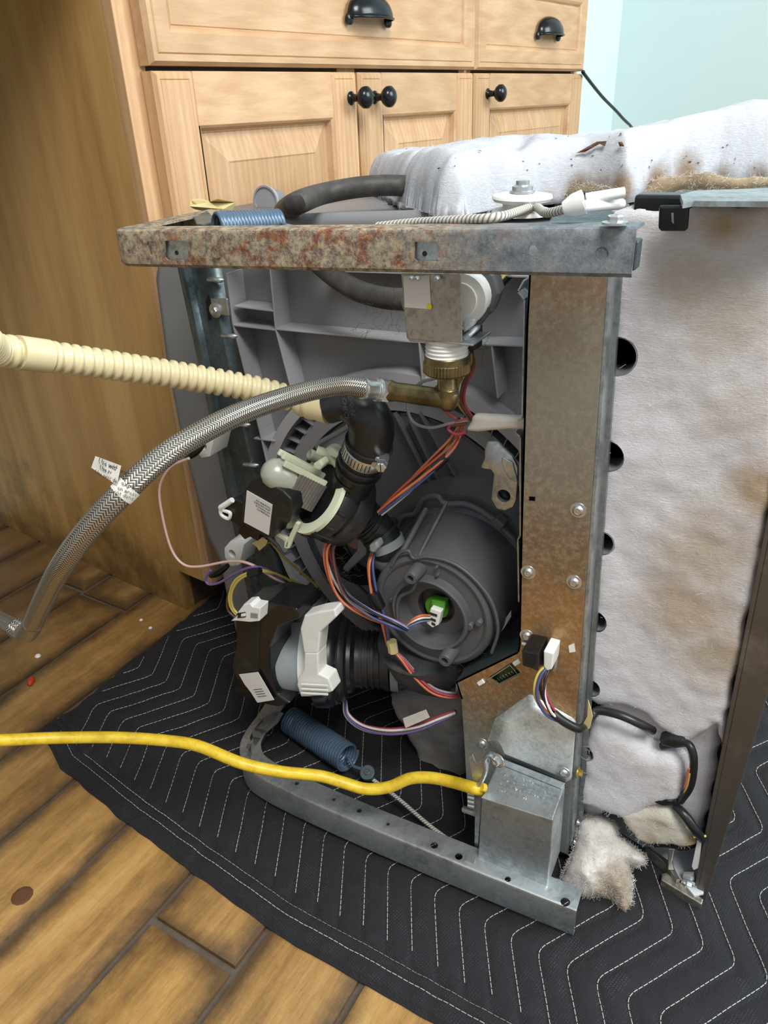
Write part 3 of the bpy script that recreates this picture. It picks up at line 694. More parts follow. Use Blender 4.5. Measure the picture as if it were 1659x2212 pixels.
for a in ((926,1322,944,1328),(928,1334,941,1339),(932,1344,940,1348)):
    mb = MB(); q = [W(a[0], a[1], .0655), W(a[2], a[3], .0655), W(a[2], a[3]+5, .0655), W(a[0], a[1]+5, .0655)]; mb.prism(q, (0,.001,0)); mb.obj('plug_slot', MAT['ink'], sens, smooth=0)
for px, py, r_, ln in ((886,1250,.0062,.022),(960,1428,.0066,.024)):
    mb = MB(); c = W(px, py, .052); mb.lathe(frame(c, (0,1,0)), [(.006,0),(.006,r_*.42),(0,r_*.5),(0,r_*.9),(.001,r_),(ln,r_*1.15)], 28); mb.obj('screw_boss', MAT['dgrey'], drum, smooth=40)
for px, py, r_ in ((1033,1348,.0032),(941,1227,.0014),(943,1244,.0014),(946,1261,.0014),(845,1298,.0022),(1012,1355,.004)):
    mb = MB(); c = W(px, py, .066); mb.lathe(frame(c, (0,1,0)), [(0,0),(0,r_*.8),(.0008,r_),(.006,r_)], 16); mb.obj('nub', MAT['dgrey'], drum, smooth=40)
rbox([(1060,1128),(1072,1120),(1090,1136),(1078,1148)], .128, .14, 'clip_pad', MAT['dgrey'], drum)
mb = MB(); mb.tube(spline([W(*p, .069) for p in [(846,1222),(862,1196),(882,1190),(894,1206),(925,1203),(975,1215),(1022,1248),(1062,1300),(1076,1360),(1062,1410)]], 8), .0016, 8); mb.obj('drum_seam', MAT['dgrey'], drum, smooth=60)
mb = MB(); mb.tube(spline([W(*p, .137) for p in [(842,1180),(868,1120),(896,1110),(915,1078),(945,1072),(962,1088),(1010,1090),(1060,1118),(1110,1165)]], 8), .003, 8); mb.obj('drum_flange', MAT['dgrey'], drum, smooth=60)
mb = MB(); mb.tube([W(920,1100,.128), W(868,1195,.078)], .0028, 8); mb.tube([W(965,1085,.13), W(905,1200,.072)], .0016, 8); mb.obj('drum_rib', MAT['dgrey'], drum, smooth=60)
# curl ridge of the cup
mb = MB(); mb.tube(spline([W(*p, .064) for p in [(900,1255),(890,1275),(866,1288),(858,1310),(860,1345)]], 8), .0018, 8); mb.obj('drum_curl', MAT['dgrey'], drum, smooth=60)
# lower sump body under the drum
mb = MB(); A, B_ = W(930,1400,.105), W(965,1500,.125)
mb.lathe(frame(A, B_-A), [(-.02,.050),(.012,.046),(.03,.036),(.045,.026),(.052,.022)], 40); mb.obj('sump_bowl', MAT['dgrey2'], dw, smooth=40)
rbox([(880,1430),(930,1420),(1000,1440),(1015,1450),(990,1500),(955,1510),(905,1490)], .085, .14, 'sump_bowl_rib', MAT['dgrey2'], dw, bevel=.004)
lb = rbox([(1104,1318),(1082,1352),(1075,1375),(1092,1352),(1104,1332)], .098, .0985, 'drum_label', MAT['label'], dw, bevel=0)
# neck into the drum
mb = MB(); mb.lathe(frame(W(840,1192,.097), W(880,1262,.112)-W(840,1192,.097)), [(0,.0165),(.003,.019),(.006,.019),(.008,.0165),(.03,.017)], 32); mb.obj('drum_neck', MAT['dgrey'], dw, smooth=40)
# ---- rear cross bar
def yb_(z): return .125+(.54-z)*.105
def barp(px, py):
    p = W(px, py, .125)
    for _ in range(4): p = W(px, py, yb_(p.z))
    return p
rows = [(575,(386,402,420,438,456,479)),(830,(440,452,468,492,510,524)),(1083,(494,508,530,548,562,590)),(1200,(519,533,555,575,590,612)),(1420,(566,580,602,622,640,660)),(1560,(596,610,632,652,668,690))]
rows = [(575,(386,398,412,436,452,479)),(830,(441,452,464,484,504,519)),(1083,(495,505,520,545,562,574)),(1200,(520,531,545,570,590,603)),(1420,(566,577,592,620,640,655)),(1560,(596,606,620,650,668,683))]
yo = (.012, .0, .006, .003, .0, .004); vs = []; fs = []
for py, xs in rows:
    for x, dy in zip(xs, yo): p = barp(x, py); vs.append(W(x, py, p.y+dy))
for r_ in range(len(rows)-1):
    for k in range(5): a = r_*6+k; fs.append((a, a+1, a+7, a+6))
rb = MB().add(vs, fs).obj('rear_crossbar', MAT['galv_dark'], dw, smooth=25); m = rb.modifiers.new('s', 'SOLIDIFY'); m.thickness = .0016; m.offset = 1
for px, py in ((455,602),(485,723),(513,914),(531,1001)):
    p = barp(px, py); q = barp(px+26, py+2); mb = MB()
    for t in range(1): mb.tube([p+V((-.002,-.001,0)), p+V((0,-.003,0)), q+V((0,-.003,0)), q+V((.002,-.001,0))], [.001,.0026,.0026,.001], 10)
    mb.obj('pressed_dimple', MAT['galv'], rb, smooth=60)
p = barp(472, 668); rbox([(450,645),(490,645),(495,683),(455,680)], p.y-.004, p.y-.001, 'tab', MAT['galv'], rb, bevel=.001); screw(p+V((0,-.004,0)), Yn, .0042, rb)
# black keyway around
rbox([(444,650),(450,636),(455,650),(456,690),(450,694)], p.y-.0045, p.y-.004, 'slot_shade', MAT['void'], rb, bevel=0)
# white hinge blocks on the rear corner
for (cx1, cy1, k) in ((436, 962, 1), (500, 1196, 1)):
    y0 = .10 if cy1 < 1000 else .115
    poly = [(cx1-16,cy1-12),(cx1-4,cy1-26),(cx1+22,cy1-34),(cx1+27,cy1-20),(cx1+17,cy1+25),(cx1-2,cy1+28),(cx1-15,cy1+8)]
    hb = rbox(poly, y0, y0+.03, 'terminal_block', MAT['white'], dw, bevel=.0012)
    cut(hb, [ycyl(cx1-1, cy1+2, y0-.002, y0+.02, .0052)])
# ---- front cross member (panel with the floor's reflection painted in)
face = [(1143,560),(1325,560),(1310,601),(1271,1157),(1234,1690),(1224,1845),(1010,1758),(1008,1690),(1003,1600),(997,1510),(985,1473),(1118,1408),(1121,1395),(1125,1157),(1137,700),(1143,601)]
fy = .055
face3 = [W(x, y, fy) for x, y in face]
mb = MB(); mb.prism(face3, (0, .0018, 0)); fp = mb.obj('front_panel', MAT['post'], dw, smooth=0)
hole = lambda poly: MB().prism([W(x, y, fy-.004) for x, y in poly], (0, .02, 0))
cut(fp, [hole([(1139,1077),(1153,1078),(1152,1089),(1138,1088)]), hole([(1052,1469),(1101,1437),(1121,1459),(1073,1484)]), hole([(1130,1395),(1200,1412),(1196,1452),(1126,1430)])])
# return flanges: left and right edges
def wallalong(pts, y0, y1, th, name, mat, parent, side=1):
    A = [W(x, y, y0) for x, y in pts]; mb = MB()
    for a, b in zip(A, A[1:]):
        d = (b-a).normalized(); nrm = V((-d.z, 0, d.x))*th*side; mb.quadbox([a, b, b+nrm, a+nrm], [p+V((0, y1-y0, 0)) for p in (a, b, b+nrm, a+nrm)])
    return mb.obj(name, MAT[mat], parent, smooth=0)
wallalong([(1143,585),(1137,700),(1125,1157),(1121,1395),(1118,1408),(985,1473),(997,1510)], fy, .10, .0015, 'panel_flange', 'galv_dark', fp)
wallalong([(1311,585),(1271,1157),(1234,1690),(1224,1845)], fy+.003, .066, .0015, 'panel_flange', 'galv', fp)
wallalong([(1316,585),(1276,1157),(1239,1690),(1229,1850)], .060, .079, .0015, 'channel_flange', 'galv', fp)
wallalong([(1329,585),(1291,1157),(1254,1690),(1243,1850)], .0775, .083, .004, 'channel_lip', 'galv_blue', fp)
mb = MB(); mb.prism([W(*p, .079) for p in [(1311,585),(1335,585),(1297,1157),(1262,1690),(1247,1850),(1224,1850),(1234,1690),(1271,1157)]], (0,.0015,0)); mb.obj('channel_back', MAT['galv'], fp, smooth=0)
# second inner skin edge, left of the panel
wallalong([(1130,605),(1116,630),(1131,648),(1130,700),(1126,900),(1118,908)], .07, .084, .0012, 'edge_strip', 'galv', fp)
wallalong([(1112,935),(1122,945),(1122,1157),(1117,1165),(1119,1300)], .07, .084, .0012, 'edge_strip', 'galv', fp)
for px, py in ((1249,1102),(1141,1236),(1240,1257),(1138,1373),(1042,1606),(1218,1668)): dome(W(px, py, fy), Yn, .0042, fp)
mb = MB(); mb.prism([W(*p, fy-.0004) for p in [(1228,1395),(1240,1390),(1243,1408),(1230,1410)]], (0,.001,0)); mb.obj('white_clip', MAT['white'], fp, smooth=0)
for c in ((1116,1431),(1039,1474)):
    mb = MB(); mb.prism([W(c[0]+a, c[1]+b, fy-.0015) for a, b in ((-10,2),(2,-6),(8,2),(-4,9))], (0,.002,0)); mb.obj('white_clip', MAT['white'], fp, smooth=0, bevel=.0005)
mb = MB(); mb.prism([W(*p, fy+.006) for p in [(1040,1470),(1110,1425),(1135,1465),(1070,1495)]], (0,.0015,0)); pcb = mb.obj('circuit_board', MAT['pcb'], fp, smooth=0)
mb = MB()
for i in range(7):
    for j in range(2): c = W(1075+i*6.2-j*3, 1466-i*3+j*6, fy+.0058); mb.lathe(frame(c, Yn), [(0,.0008),(.0004,.0008),(.0004,0)], 8)
mb.obj('solder_points', MAT['steel'], pcb, smooth=0)
mb = MB(); mb.tube([W(*p, fy-.0005) for p in [(1052,1469),(1101,1437),(1121,1459),(1073,1484)]], .0006, 6, closed=True); mb.obj('window_rim', MAT['steel'], fp, smooth=60)
# raised cover at the bottom, window sheen painted bright (box lid bulging towards the camera)
bl = [(1095,1560),(1150,1528),(1243,1575),(1232,1680),(1222,1682),(1090,1628),(1078,1600)]
mb = MB(); a = [W(x, y, fy-.010) for x, y in bl]; b = [W(x+dx, y+dy, fy-.0002) for (x, y), (dx, dy) in zip(bl, ((-25,-8),(-5,-30),(2,-20),(3,4),(0,8),(-2,6),(-25,0)))]
n = len(a); mb.add(a+b, [tuple(range(n-1,-1,-1))]+[(i,(i+1)%n,n+(i+1)%n,n+i) for i in range(n)]); mb.obj('raised_cover', MAT['galv_hi'], fp, smooth=0, bevel=.003, seg=3)
dome(W(1218,1668,fy-.012), Yn, .004, fp); screw(U(1247, 1668, -.024), (1,0,0), .0032, fp, 'brassb')
# relay/telephone style socket and its plug
sk = rbox([(1127,1405),(1163,1413),(1163,1450),(1128,1438)], .030, fy, 'black_socket', MAT['blackg'], dw, bevel=.001, label='black square socket')
rbox([(1134,1414),(1156,1419),(1156,1438),(1134,1432)], .0292, .031, 'socket_opening_shade', MAT['void'], sk, bevel=0)
rbox([(1174,1406),(1196,1412),(1192,1446),(1182,1450),(1174,1440)], .035, fy, 'plug', MAT['white'], sk, bevel=.001)
mb = MB(); mb.tube([W(*p, fy-.003) for p in [(1128,1390),(1190,1405),(1201,1412),(1200,1440),(1197,1448)]], .0018, 8); mb.obj('socket_bezel', MAT['steel'], sk, smooth=60)
# lever latch, left of the panel
lv = rbox([(1046,968),(1052,954),(1072,954),(1092,975),(1106,985),(1118,1010),(1118,1042),(1115,1080),(1108,1096),(1090,1104),(1072,1100),(1060,1078),(1066,1025),(1060,1015),(1046,1014),(1037,1010),(1046,990)], .088, .092, 'bracket_arm', MAT['galv'], dw, bevel=.0015)
cut(lv, [ycyl(1081, 1080, .08, .1, .0058)])
mb = ycyl(1081, 1080, .094, .12, .0075); mb.obj('arm_pivot', MAT['black'], lv)
rbox([(1085,985),(1108,1000),(1118,1040),(1118,1044),(1100,1035),(1088,1015),(1082,998)], .0865, .089, 'arm_boss', MAT['galv'], lv, bevel=.0015)
# ---- side rails
def rail(path, prof, mat, name, zfun, parent):
    pts = [V((x, y, 0)) for x, y in path]; nrm = []
    for i, p in enumerate(pts):
        d = (pts[min(i+1, len(pts)-1)]-pts[max(i-1, 0)]).normalized(); nrm.append(V((-d.y, d.x, 0))*-1)
    vs = []; fs = []; n = len(prof)
    for p, q in zip(pts, nrm):
        for a, z in prof: vs.append(p+q*a+V((0, 0, zfun(p)+z)))
    for i in range(len(pts)-1):
        for k in range(n): fs.append((i*n+k, i*n+(k+1)%n, (i+1)*n+(k+1)%n, (i+1)*n+k))
    fs += [tuple(range(n)), tuple((len(pts)-1)*n+k for k in range(n-1, -1, -1))]
    return MB().add(vs, fs).obj(name, mat, parent, smooth=40)
def shell(h, fl, lip, t=.0016, r=.0025):     # face at n=0 from z=-h..0, flange at the top going inward (n>0), small lip below
    o = [(lip, -h), (r, -h), (0, -h+r), (0, -r), (r*.3, -r*.3), (r, 0), (fl, 0)]
    i = [(fl, -t), (r, -t), (t, -r), (t, -h+r), (r, -h+t), (lip, -h+t)]
    return o+i
arc = [(-.395+(-.024)*math.sin(a), .024-.024*math.cos(a)) for a in [math.radians(d) for d in range(0, 91, 10)]]
tpath = [(-.0152, 0), (-.05, 0), (-.2, 0), (-.38, 0)]+arc+[(-.4205, .06), (-.423, .10), (-.424, .133)]
tz = lambda p: .6058+.0367*(p.x+.0152)
top = rail(tpath, shell(.027, .022, .008), MAT['rust'], 'side_rail', tz, dw)
cut(top, [MB().prism([W(x+a, y+b, -.01) for a, b in ((-3,-16),(4,-13),(8,12),(6,17),(1,14),(-4,-8))], (0,.02,0)) for x, y in ((301,541),)]
    + [ycyl(1139,547,-.01,.01,.0028), ycyl(1296,551,-.004,.0008,.0038)]
    + [MB().prism([W(x+a, y+b, -.004) for a, b in ((-25,-22),(20,-22),(26,-16),(26,20),(-20,20),(-26,14))], (0,.0085,0)) for x, y in ((373,544),(914,547))])
for x, y, w_, h_ in ((378,546,20,18),(914,548,24,20)):
    mb = MB(); mb.prism([W(x+a*w_*1.6, y+b*h_*1.6, .0030) for a, b in ((-1,-1),(1,-1),(1,1),(-1,1))], (0,.001,0)); q = mb.obj('recess_plate', MAT['galv'], top, smooth=0)
    mb = ycyl(x+3, y, .0027, .0036, .0016); mb.obj('rivet', MAT['void'], q)
mb = MB(); mb.lathe(frame(W(468,544,-.0005), (0,1,0)), [(-.001,.0045),(0,.003),(.003,.002),(.003,0)], 16); mb.obj('pierced_dent', MAT['rust'], top, smooth=40)
for i, xx in enumerate((420, 530, 740, 830, 930, 990)):
    pass
bpath = [(.002, -.012), (-.03, -.013), (-.1, -.0145), (-.22, -.0155), (-.31, -.013), (-.352, -.008), (-.372, .002), (-.386, .018), (-.393, .038), (-.397, .07), (-.402, .10), (-.406, .135)]
sp = spline([(x, y, 0) for x, y in bpath], 4); bpath = [(p.x, p.y) for p in sp]
bz_ = lambda p: .0455
bot = rail(bpath, shell(.036, .024, .006), MAT['galv'], 'side_rail', bz_, dw)
def zc(px, py, r_, z=.0455): c = Z(px, py, z); m = MB(); m.lathe(frame(c+V((0,0,.004)), (0,0,-1)), [(0, r_), (.012, r_)], 16); return m
def fc(poly): return MB().prism([W(x, y, -.035) for x, y in poly], (0, .04, 0))
cut(bot, [zc(*p) for p in ((641,1692,.0024),(721,1727,.0018),(776,1751,.0026),(838,1780,.0018),(938,1826,.0036),(991,1850,.0036),(1097,1899,.0028),(1221,1948,.0042),(572,1556,.0018))]
    + [fc([(607,1719),(633,1733),(633,1745),(607,1731)]), fc([(960,1872),(992,1886),(992,1898),(960,1884)]), fc([(560,1688),(566,1692),(566,1706),(560,1702)])])
rbox([(615,1724),(636,1735),(636,1742),(615,1731)], -.0115, -.0105, 'slot_lip', MAT['galv_dark'], bot, bevel=0)
# lower hook plate up to the rear bar
mb = MB(); mb.prism([Z(x, y, .0455) for x, y in [(596,1536),(612,1540),(600,1560),(570,1585),(548,1618),(540,1640),(528,1622),(545,1580),(570,1548)]], (0,0,-.0016)); mb.obj('hook_plate', MAT['galv'], bot, smooth=0)
# end of the top rail: bright screw and clip
screw(Z(1328, 484, .607), (0,0,1), .0042, dw, 'steel')
mb = MB(); mb.prism([W(*p, .01) for p in [(1356,520),(1380,520),(1372,585),(1358,586)]], (0,.012,0)); mb.obj('rail_end_block', MAT['galv_dark'], dw, smooth=0, bevel=.001)
# top rear hook inner plate and tab on the upper edge
mb = MB(); mb.prism([Z(x, y, .592) for x, y in [(418,468),(448,454),(455,462),(456,478),(440,486),(424,484)]], (0,0,-.02)); mb.obj('hook_plate', MAT['galv_dark'], dw, smooth=0, bevel=.001)
# ---- things along the upper edge of the tub
hc = Z(575, 470, .575); hc = V((-.44, .235, .575))
mb = MB(); c = D(575, 434, .93); mb.lathe(frame(c, Yn), [(-.004,.015),(0,.0165),(.002,.0165),(.002,.0145),(.0005,.0145),(.0005,0)], 40); wh = mb.obj('round_boss', MAT['grey2'], tub, smooth=40)
mb = MB(); a = [D(x, y, .985) for x, y in ((545,430),(555,412),(577,410),(598,414),(606,432),(603,478),(558,478),(547,452))]; mb.prism(a, (0,.012,0)); mb.obj('boss_plate', MAT['grey'], tub, smooth=0, bevel=.001)
for pl in ([(618,424),(622,424),(662,466),(656,470)], [(470,462),(500,452),(506,468),(480,480)]):
    mb = MB(); mb.prism([D(x, y, .93) for x, y in pl], (0,.012,0)); mb.obj('edge_rib', MAT['grey2'], tub, smooth=0, bevel=.0006)
mb = MB(); mb.tube([Z(500,489,.575), Z(760,480,.578), Z(1060,474,.582)], .009, 16); mb.obj('rolled_edge', MAT['grey'], tub, smooth=60)
mb = MB(); mb.prism([Z(x, y, .580) for x, y in [(640,460),(660,446),(880,420),(1010,470),(760,474)]], (0,0,-.004)); mb.obj('top_plate', MAT['grey'], tub, smooth=0, bevel=.001)
mb = MB(); mb.lathe(frame(Z(872, 436, .582), (0,0,1)), [(-.004,.016),(.002,.016),(.003,.013),(.003,0)], 30); mb.obj('drain_cap', MAT['black'], tub, smooth=40)
def helix(a, b, r, n, wr, seg=20): 
    f = frame(a, b-a); L = (b-a).length; N = n*seg
    return [f@V((L*i/N, r*math.cos(2*math.pi*i/seg), r*math.sin(2*math.pi*i/seg))) for i in range(N+1)]
sA, sB = Z(470, 489, .590), Z(606, 482, .587)
mb = MB(); mb.tube(helix(sA, sB, .0095, 19, .0016, 16), .0019, 6); ss = mb.obj('extension_spring', MAT['spring'], dw, smooth=60, label='blue coil spring lying inside the upper rail')
mb = MB(); mb.tube([sB, Z(622,488,.59), Z(640,492,.588)], .0016, 8); mb.obj('spring_hook', MAT['spring'], ss, smooth=60)
sA, sB = W(628, 1556, .095), W(752, 1638, .068)
mb = MB(); mb.tube(helix(sA, sB, .0150, 25, .0019, 20), .0019, 6); ss = mb.obj('extension_spring', MAT['spring'], dw, smooth=60, label='blue coil spring lying inside the lower rail')
mb = MB(); mb.tube(spline([sB+(sA-sB)*.06+V((0,0,-.012)), sB, W(764,1655,.062), W(782,1662,.06), W(792,1672,.06)], 6), .002, 8)
mb.obj('spring_hook', MAT['spring'], ss, smooth=60)
mb = MB(); mb.tube([sA, W(612,1545,.1), W(606,1538,.105)], .002, 8); mb.obj('spring_hook', MAT['spring'], ss, smooth=60)
mb = MB(); mb.lathe(frame(W(796,1672,.06), (0,-.5,1)), [(0,.0085),(.006,.0085)], 16); mb.lathe(frame(W(796,1672,.06), (0,-.5,1)), [(-.001,0.0035),(.007,.0035)], 12)
o = mb.obj('cord_eyelet', MAT['galv_dark'], ss, smooth=40, bevel=.0008)
mb = MB(); mb.tube(spline([W(800,1680,.06), W(860,1725,.045), W(930,1785,.03), W(1010,1843,.012)], 8), .0022, 8); mb.obj('lower_cord', MAT['rope'], dw, smooth=60)
# pulley with cord on the top edge
pc = Z(1126, 462, .600)
mb = MB(); mb.lathe(frame(pc, (.02,-.02,1)), [(0,.0205),(.0012,.0205),(.003,.019),(.004,.013),(.007,.013),(.0085,.019),(.0105,.0205),(.012,.0198),(.0132,.012),(.0132,0)], 48); pl = mb.obj('cord_pulley', MAT['white'], dw, smooth=40)
screw(pc+V((0,0,.0135)), (0,0,1), .005, pl); mb = MB(); mb.lathe(frame(pc+V((0,0,.0125)), (0,0,1)), [(0,.007),(.005,.007),(.006,.0045),(.0085,.0045)], 24); mb.obj('washer', MAT['steel'], pl, smooth=30)
cord = thing('pull_cord', pc, 'braided white cord running round the pulley to a white plastic clip', 'cord')
mb = MB(); mb.tube(spline([Z(815,489,.596), Z(900,480,.600), Z(1000,474,.604), Z(1080,468,.606), pc+V((.012,-.012,.006)), Z(1180,460,.607), Z(1226,450,.612)], 8), .0028, 10); mb.obj('cord', MAT['rope'], cord, smooth=60)
mb = MB(); mb.tube(spline([Z(830,492,.596), Z(960,482,.598), Z(1060,476,.602), pc+V((.01,-.013,.004))], 8), .0020, 8); mb.obj('cord', MAT['rope'], cord, smooth=60)
mb = MB(); A, B_, C_ = Z(1218,452,.612), Z(1262,436,.616), Z(1340,428,.618)
mb.tube([A, A.lerp(B_, .5), B_], [.0042,.0066,.0070], 12); mb.tube([B_+V((0,.004,.001)), C_+V((0,.01,.002))], [.0034,.003], 8); mb.tube([B_+V((0,-.004,-.002)), Z(1345,440,.613)], [.0034,.0028], 8); mb.obj('clip', MAT['white'], cord, smooth=50)
# galvanised side edge, black bracket at the top right
mb = MB(); mb.prism([Z(x, y, .615) for x, y in [(1470,420),(1500,412),(1660,406),(1800,400),(1800,432),(1659,435),(1500,434),(1476,438)]], (0,0,-.003)); mb.obj('side_skin', MAT['galv'], dw, smooth=0)
mb = MB(); mb.prism([Z(x, y, .597) for x, y in [(1200,455),(1300,430),(1360,440),(1345,480),(1180,484)]], (0,0,-.004)); mb.obj('side_bracket', MAT['galv_dark'], dw, smooth=0, bevel=.001)
mb = MB(); mb.box((-.075,.20,.574), (.10,.84,.586)); mb.obj('upper_side', MAT['galv'], dw, smooth=0, bevel=.002)
mb = MB(); mb.box((-.035,.086,.590), (.085,.105,.613)); mb.obj('skin_gap_shade', MAT['blackg'], dw, smooth=0, bevel=.002)  # black bar stands in for the shaded gap under the side skin
hk = rbox([(1423,444),(1489,444),(1485,496),(1478,500),(1428,500),(1421,494)], .068, .072, 'black_hook', MAT['blackg'], dw, bevel=.0015)
rbox([(1450,460),(1455,460),(1456,484),(1451,480)], .0675, .069, 'hook_slot', MAT['mgrey'], hk, bevel=0)
# ---- door: seen edge-on at the right
dp = [W(1660,1145,.08), W(1607,1380,.08), W(1543,1697,.08), W(1502,1929,.08), W(1508,1948,.08), W(1526,1945,.08), W(1605,1697,.08), W(1659,1501,.08)]
xr = lambda z: .1035+.0185*min(1, z/.30)
poly = [V((.0925,.08,.004)), V((.083,.08,.39)), V((.078,.08,.60)), V((.112,.08,.60)), V((.1105,.08,.39)), V((.108,.08,.257)), V((.1045,.08,.10)), V((.102,.08,.004))]
mb = MB(); mb.prism(poly, (.0,.72,0)); door_ = mb.obj('door_panel', MAT['stain_s'], dw, smooth=0, bevel=.0015)
poly2 = [V((.0900,.079,.02)), V((.0805,.079,.39)), V((.0755,.079,.60)), V((.0785,.079,.60)), V((.0835,.079,.39)), V((.0930,.079,.02))]
mb = MB(); mb.prism(poly2, (0,.06,0)); mb.obj('door_edge_fold', MAT['stain_s'], door_, smooth=0, bevel=.0006)
# lower side plate on the blanket with its foot bracket
mb = MB(); mb.prism([Z(x, y, .016) for x, y in [(1270,1750),(1330,1745),(1420,1790),(1510,1800),(1520,1930),(1500,1935),(1455,1880),(1395,1828),(1330,1790)]], (0,0,-.002)); lp = mb.obj('lower_side_plate', MAT['plate'], dw, smooth=0)
mb = MB(); mb.prism([Z(x, y, .014) for x, y in [(1430,1886),(1440,1884),(1520,1942),(1516,1954),(1428,1900)]], (0,0,-.010)); mb.obj('foot_bracket', MAT['galv_warm'] if 'galv_warm' in MAT else MAT['galv'], lp, smooth=0, bevel=.001)
mb = MB(); mb.prism([Z(x, y, .019) for x, y in [(1394,1828),(1400,1828),(1450,1862),(1470,1900),(1462,1902),(1440,1868)]], (0,0,-.012)); mb.obj('bent_edge', MAT['galv_warm'], lp, smooth=0, bevel=.0006)
bp = rbox([(1475,1885),(1500,1885),(1504,1928),(1470,1912)], .083, .086, 'foot_plate', MAT['galv'], lp, bevel=.001); screw(W(1489,1910,.083), Yn, .0044, lp)
mb = MB(); mb.prism([W(x, y, .0865) for x, y in [(1443,1833),(1458,1834),(1452,1862),(1456,1880),(1442,1880)]], (0,.003,0)); mb.obj('bright_tab', MAT['steel'], lp, smooth=0, bevel=.001)
mb = MB(); mb.prism([W(x, y, .080) for x, y in [(1506,1815),(1516,1815),(1510,1875),(1498,1880),(1494,1872)]], (0,.002,0)); lab = mb.obj('serial_strip', MAT['label'], lp, smooth=0, bevel=.0004)
mb = MB(); mb.box((-.045,.1,.006), (.10,.84,.014)); mb.obj('lower_side', MAT['galv_dark'], dw, smooth=0)
mb = MB(); mb.prism([W(x, y, .10) for x, y in [(1330,1752),(1345,1745),(1395,1758),(1398,1772),(1370,1775),(1333,1762)]], (0,.006,0)); mb.obj('bright_tab', MAT['steel'], lp, smooth=0, bevel=.001)
# dark inside behind insulation
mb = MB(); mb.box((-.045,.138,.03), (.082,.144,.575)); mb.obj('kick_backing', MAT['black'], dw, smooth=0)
# feet at the base of the front member
mb = MB(); mb.prism([W(x, y, .060) for x, y in [(1203,1820),(1236,1826),(1240,1870),(1232,1872),(1230,1850),(1200,1845)]], (0,.012,0)); mb.obj('black_foot', MAT['blackg'], dw, smooth=0, bevel=.001)
dome(U(1247,1776,-.021), (1,0,0), .0022, fp); dome(U(1240,1818,-.021), (1,0,0), .0022, fp)
# ---- junction box
jb_f = [W(1040,1723,.0), W(1194,1772,.0), W(1183,1917,.0), W(1031,1876,.0)]
jb_b = [Z(1079,1638,.133)+V((0,0,0)), Z(1221,1695,.136), None, None]
jb_b[2] = V((jb_b[1].x+.001, jb_b[1].y+.004, jb_f[2].z)); jb_b[3] = V((jb_b[0].x-.002, jb_b[0].y+.004, jb_f[3].z))
mb = MB(); mb.quadbox([jb_f[3], jb_f[2], jb_f[1], jb_f[0]], [jb_b[3], jb_b[2], jb_b[1], jb_b[0]]); jb = mb.obj('junction_box', MAT['galv'], dw, smooth=0, bevel=.0012, label='plain zinc junction box with rows of stamped lettering on its lid')
tl = (jb_f[0], jb_f[1], jb_b[1], jb_b[0]); tn = (tl[1]-tl[0]).cross(tl[3]-tl[0]).normalized(); tn = tn if tn.z > 0 else -tn
def tp(u, v_, h=0): return tl[0]*(1-u)*(1-v_)+tl[1]*u*(1-v_)+tl[2]*u*v_+tl[3]*(1-u)*v_+tn*h
for a in ([(-.0,-.02),(1.0,-.02),(.96,.16),(.04,.16)], [(.04,1.0),(1.0,1.02),(.97,.84),(.06,.86)]):
    mb = MB(); mb.prism([tp(u, v_, .0003) for u, v_ in a], tn*.0011); mb.obj('lid_flap', MAT['galv'], jb, smooth=0, bevel=.0004)
def text(s, size, mat, parent, origin, ux, uy, name='lettering', depth=.0002):
    cu = bpy.data.curves.new('t', 'FONT'); cu.body = s; cu.size = size; cu.extrude = depth; cu.resolution_u = 1
    o = bpy.data.objects.new('t', cu); COL.objects.link(o); bpy.context.view_layer.update()
    dg = bpy.context.evaluated_depsgraph_get(); me = bpy.data.meshes.new_from_object(o.evaluated_get(dg)); bpy.data.objects.remove(o)
    ux = V(ux).normalized(); uy = (V(uy)-ux*V(uy).dot(ux)).normalized(); n_ = ux.cross(uy)
    vs = [origin+ux*v.co.x+uy*v.co.y+n_*v.co.z for v in me.vertices]
    return MB().add(vs, [tuple(p.vertices) for p in me.polygons]).obj(name, MAT[mat], parent, smooth=0)
for i, s_ in enumerate(('SUITABLE FOR CONNECTION', 'RED TO BLACK WHITE TO WHITE', 'GREEN TO BARE GROUND', 'USE COPPER WIRE ONLY'[:0]+'120V WIRE LEADS')):
    o0 = tp(.16, .66-.13*i, .0006); text(s_, .0034, 'steel', jb, o0, tl[1]-tl[0], tl[3]-tl[0], 'stamped_lettering')
# hinge bracket and cable clamp left of the box
mb = MB(); mb.prism([W(*p, .012) for p in [(1012,1636),(1020,1630),(1028,1650),(1040,1640),(1052,1632),(1058,1645),(1046,1672),(1040,1724),(1031,1858),(1024,1862),(1026,1740),(1022,1690)]], (0,.0015,0)); br = mb.obj('cover_bracket', MAT['galv'], dw, smooth=0, bevel=.0004)
mb = MB(); mb.prism([Z(*p, .047) for p in [(1006,1848),(1014,1838),(1030,1845),(1024,1866),(1005,1858)]], (0,0,-.0015)); mb.obj('bracket_foot', MAT['galv'], br, smooth=0)
mb = MB(); mb.tube(spline([W(*p, .008) for p in [(1066,1632),(1056,1630),(1048,1640),(1050,1662),(1042,1684),(1030,1700),(1020,1712)]], 6), .0034, 10, flat=.6); mb.obj('clamp_strap', MAT['galv'], br, smooth=60)
screw(W(1076,1642,.010), (-.3,-1,.1), .004, br)
for dy in (0, 9, 18, 27): 
    mb = MB(); mb.tube([W(1012,1712+dy,.004), W(1026,1715+dy,.004)], .0022, 10); mb.obj('clamp_thread', MAT['steel'], br, smooth=60)
mb = MB(); mb.tube([W(1002,1748,.01), W(1026,1756,.006)], .003, 8); mb.obj('clamp_tail', MAT['galv'], br, smooth=60)
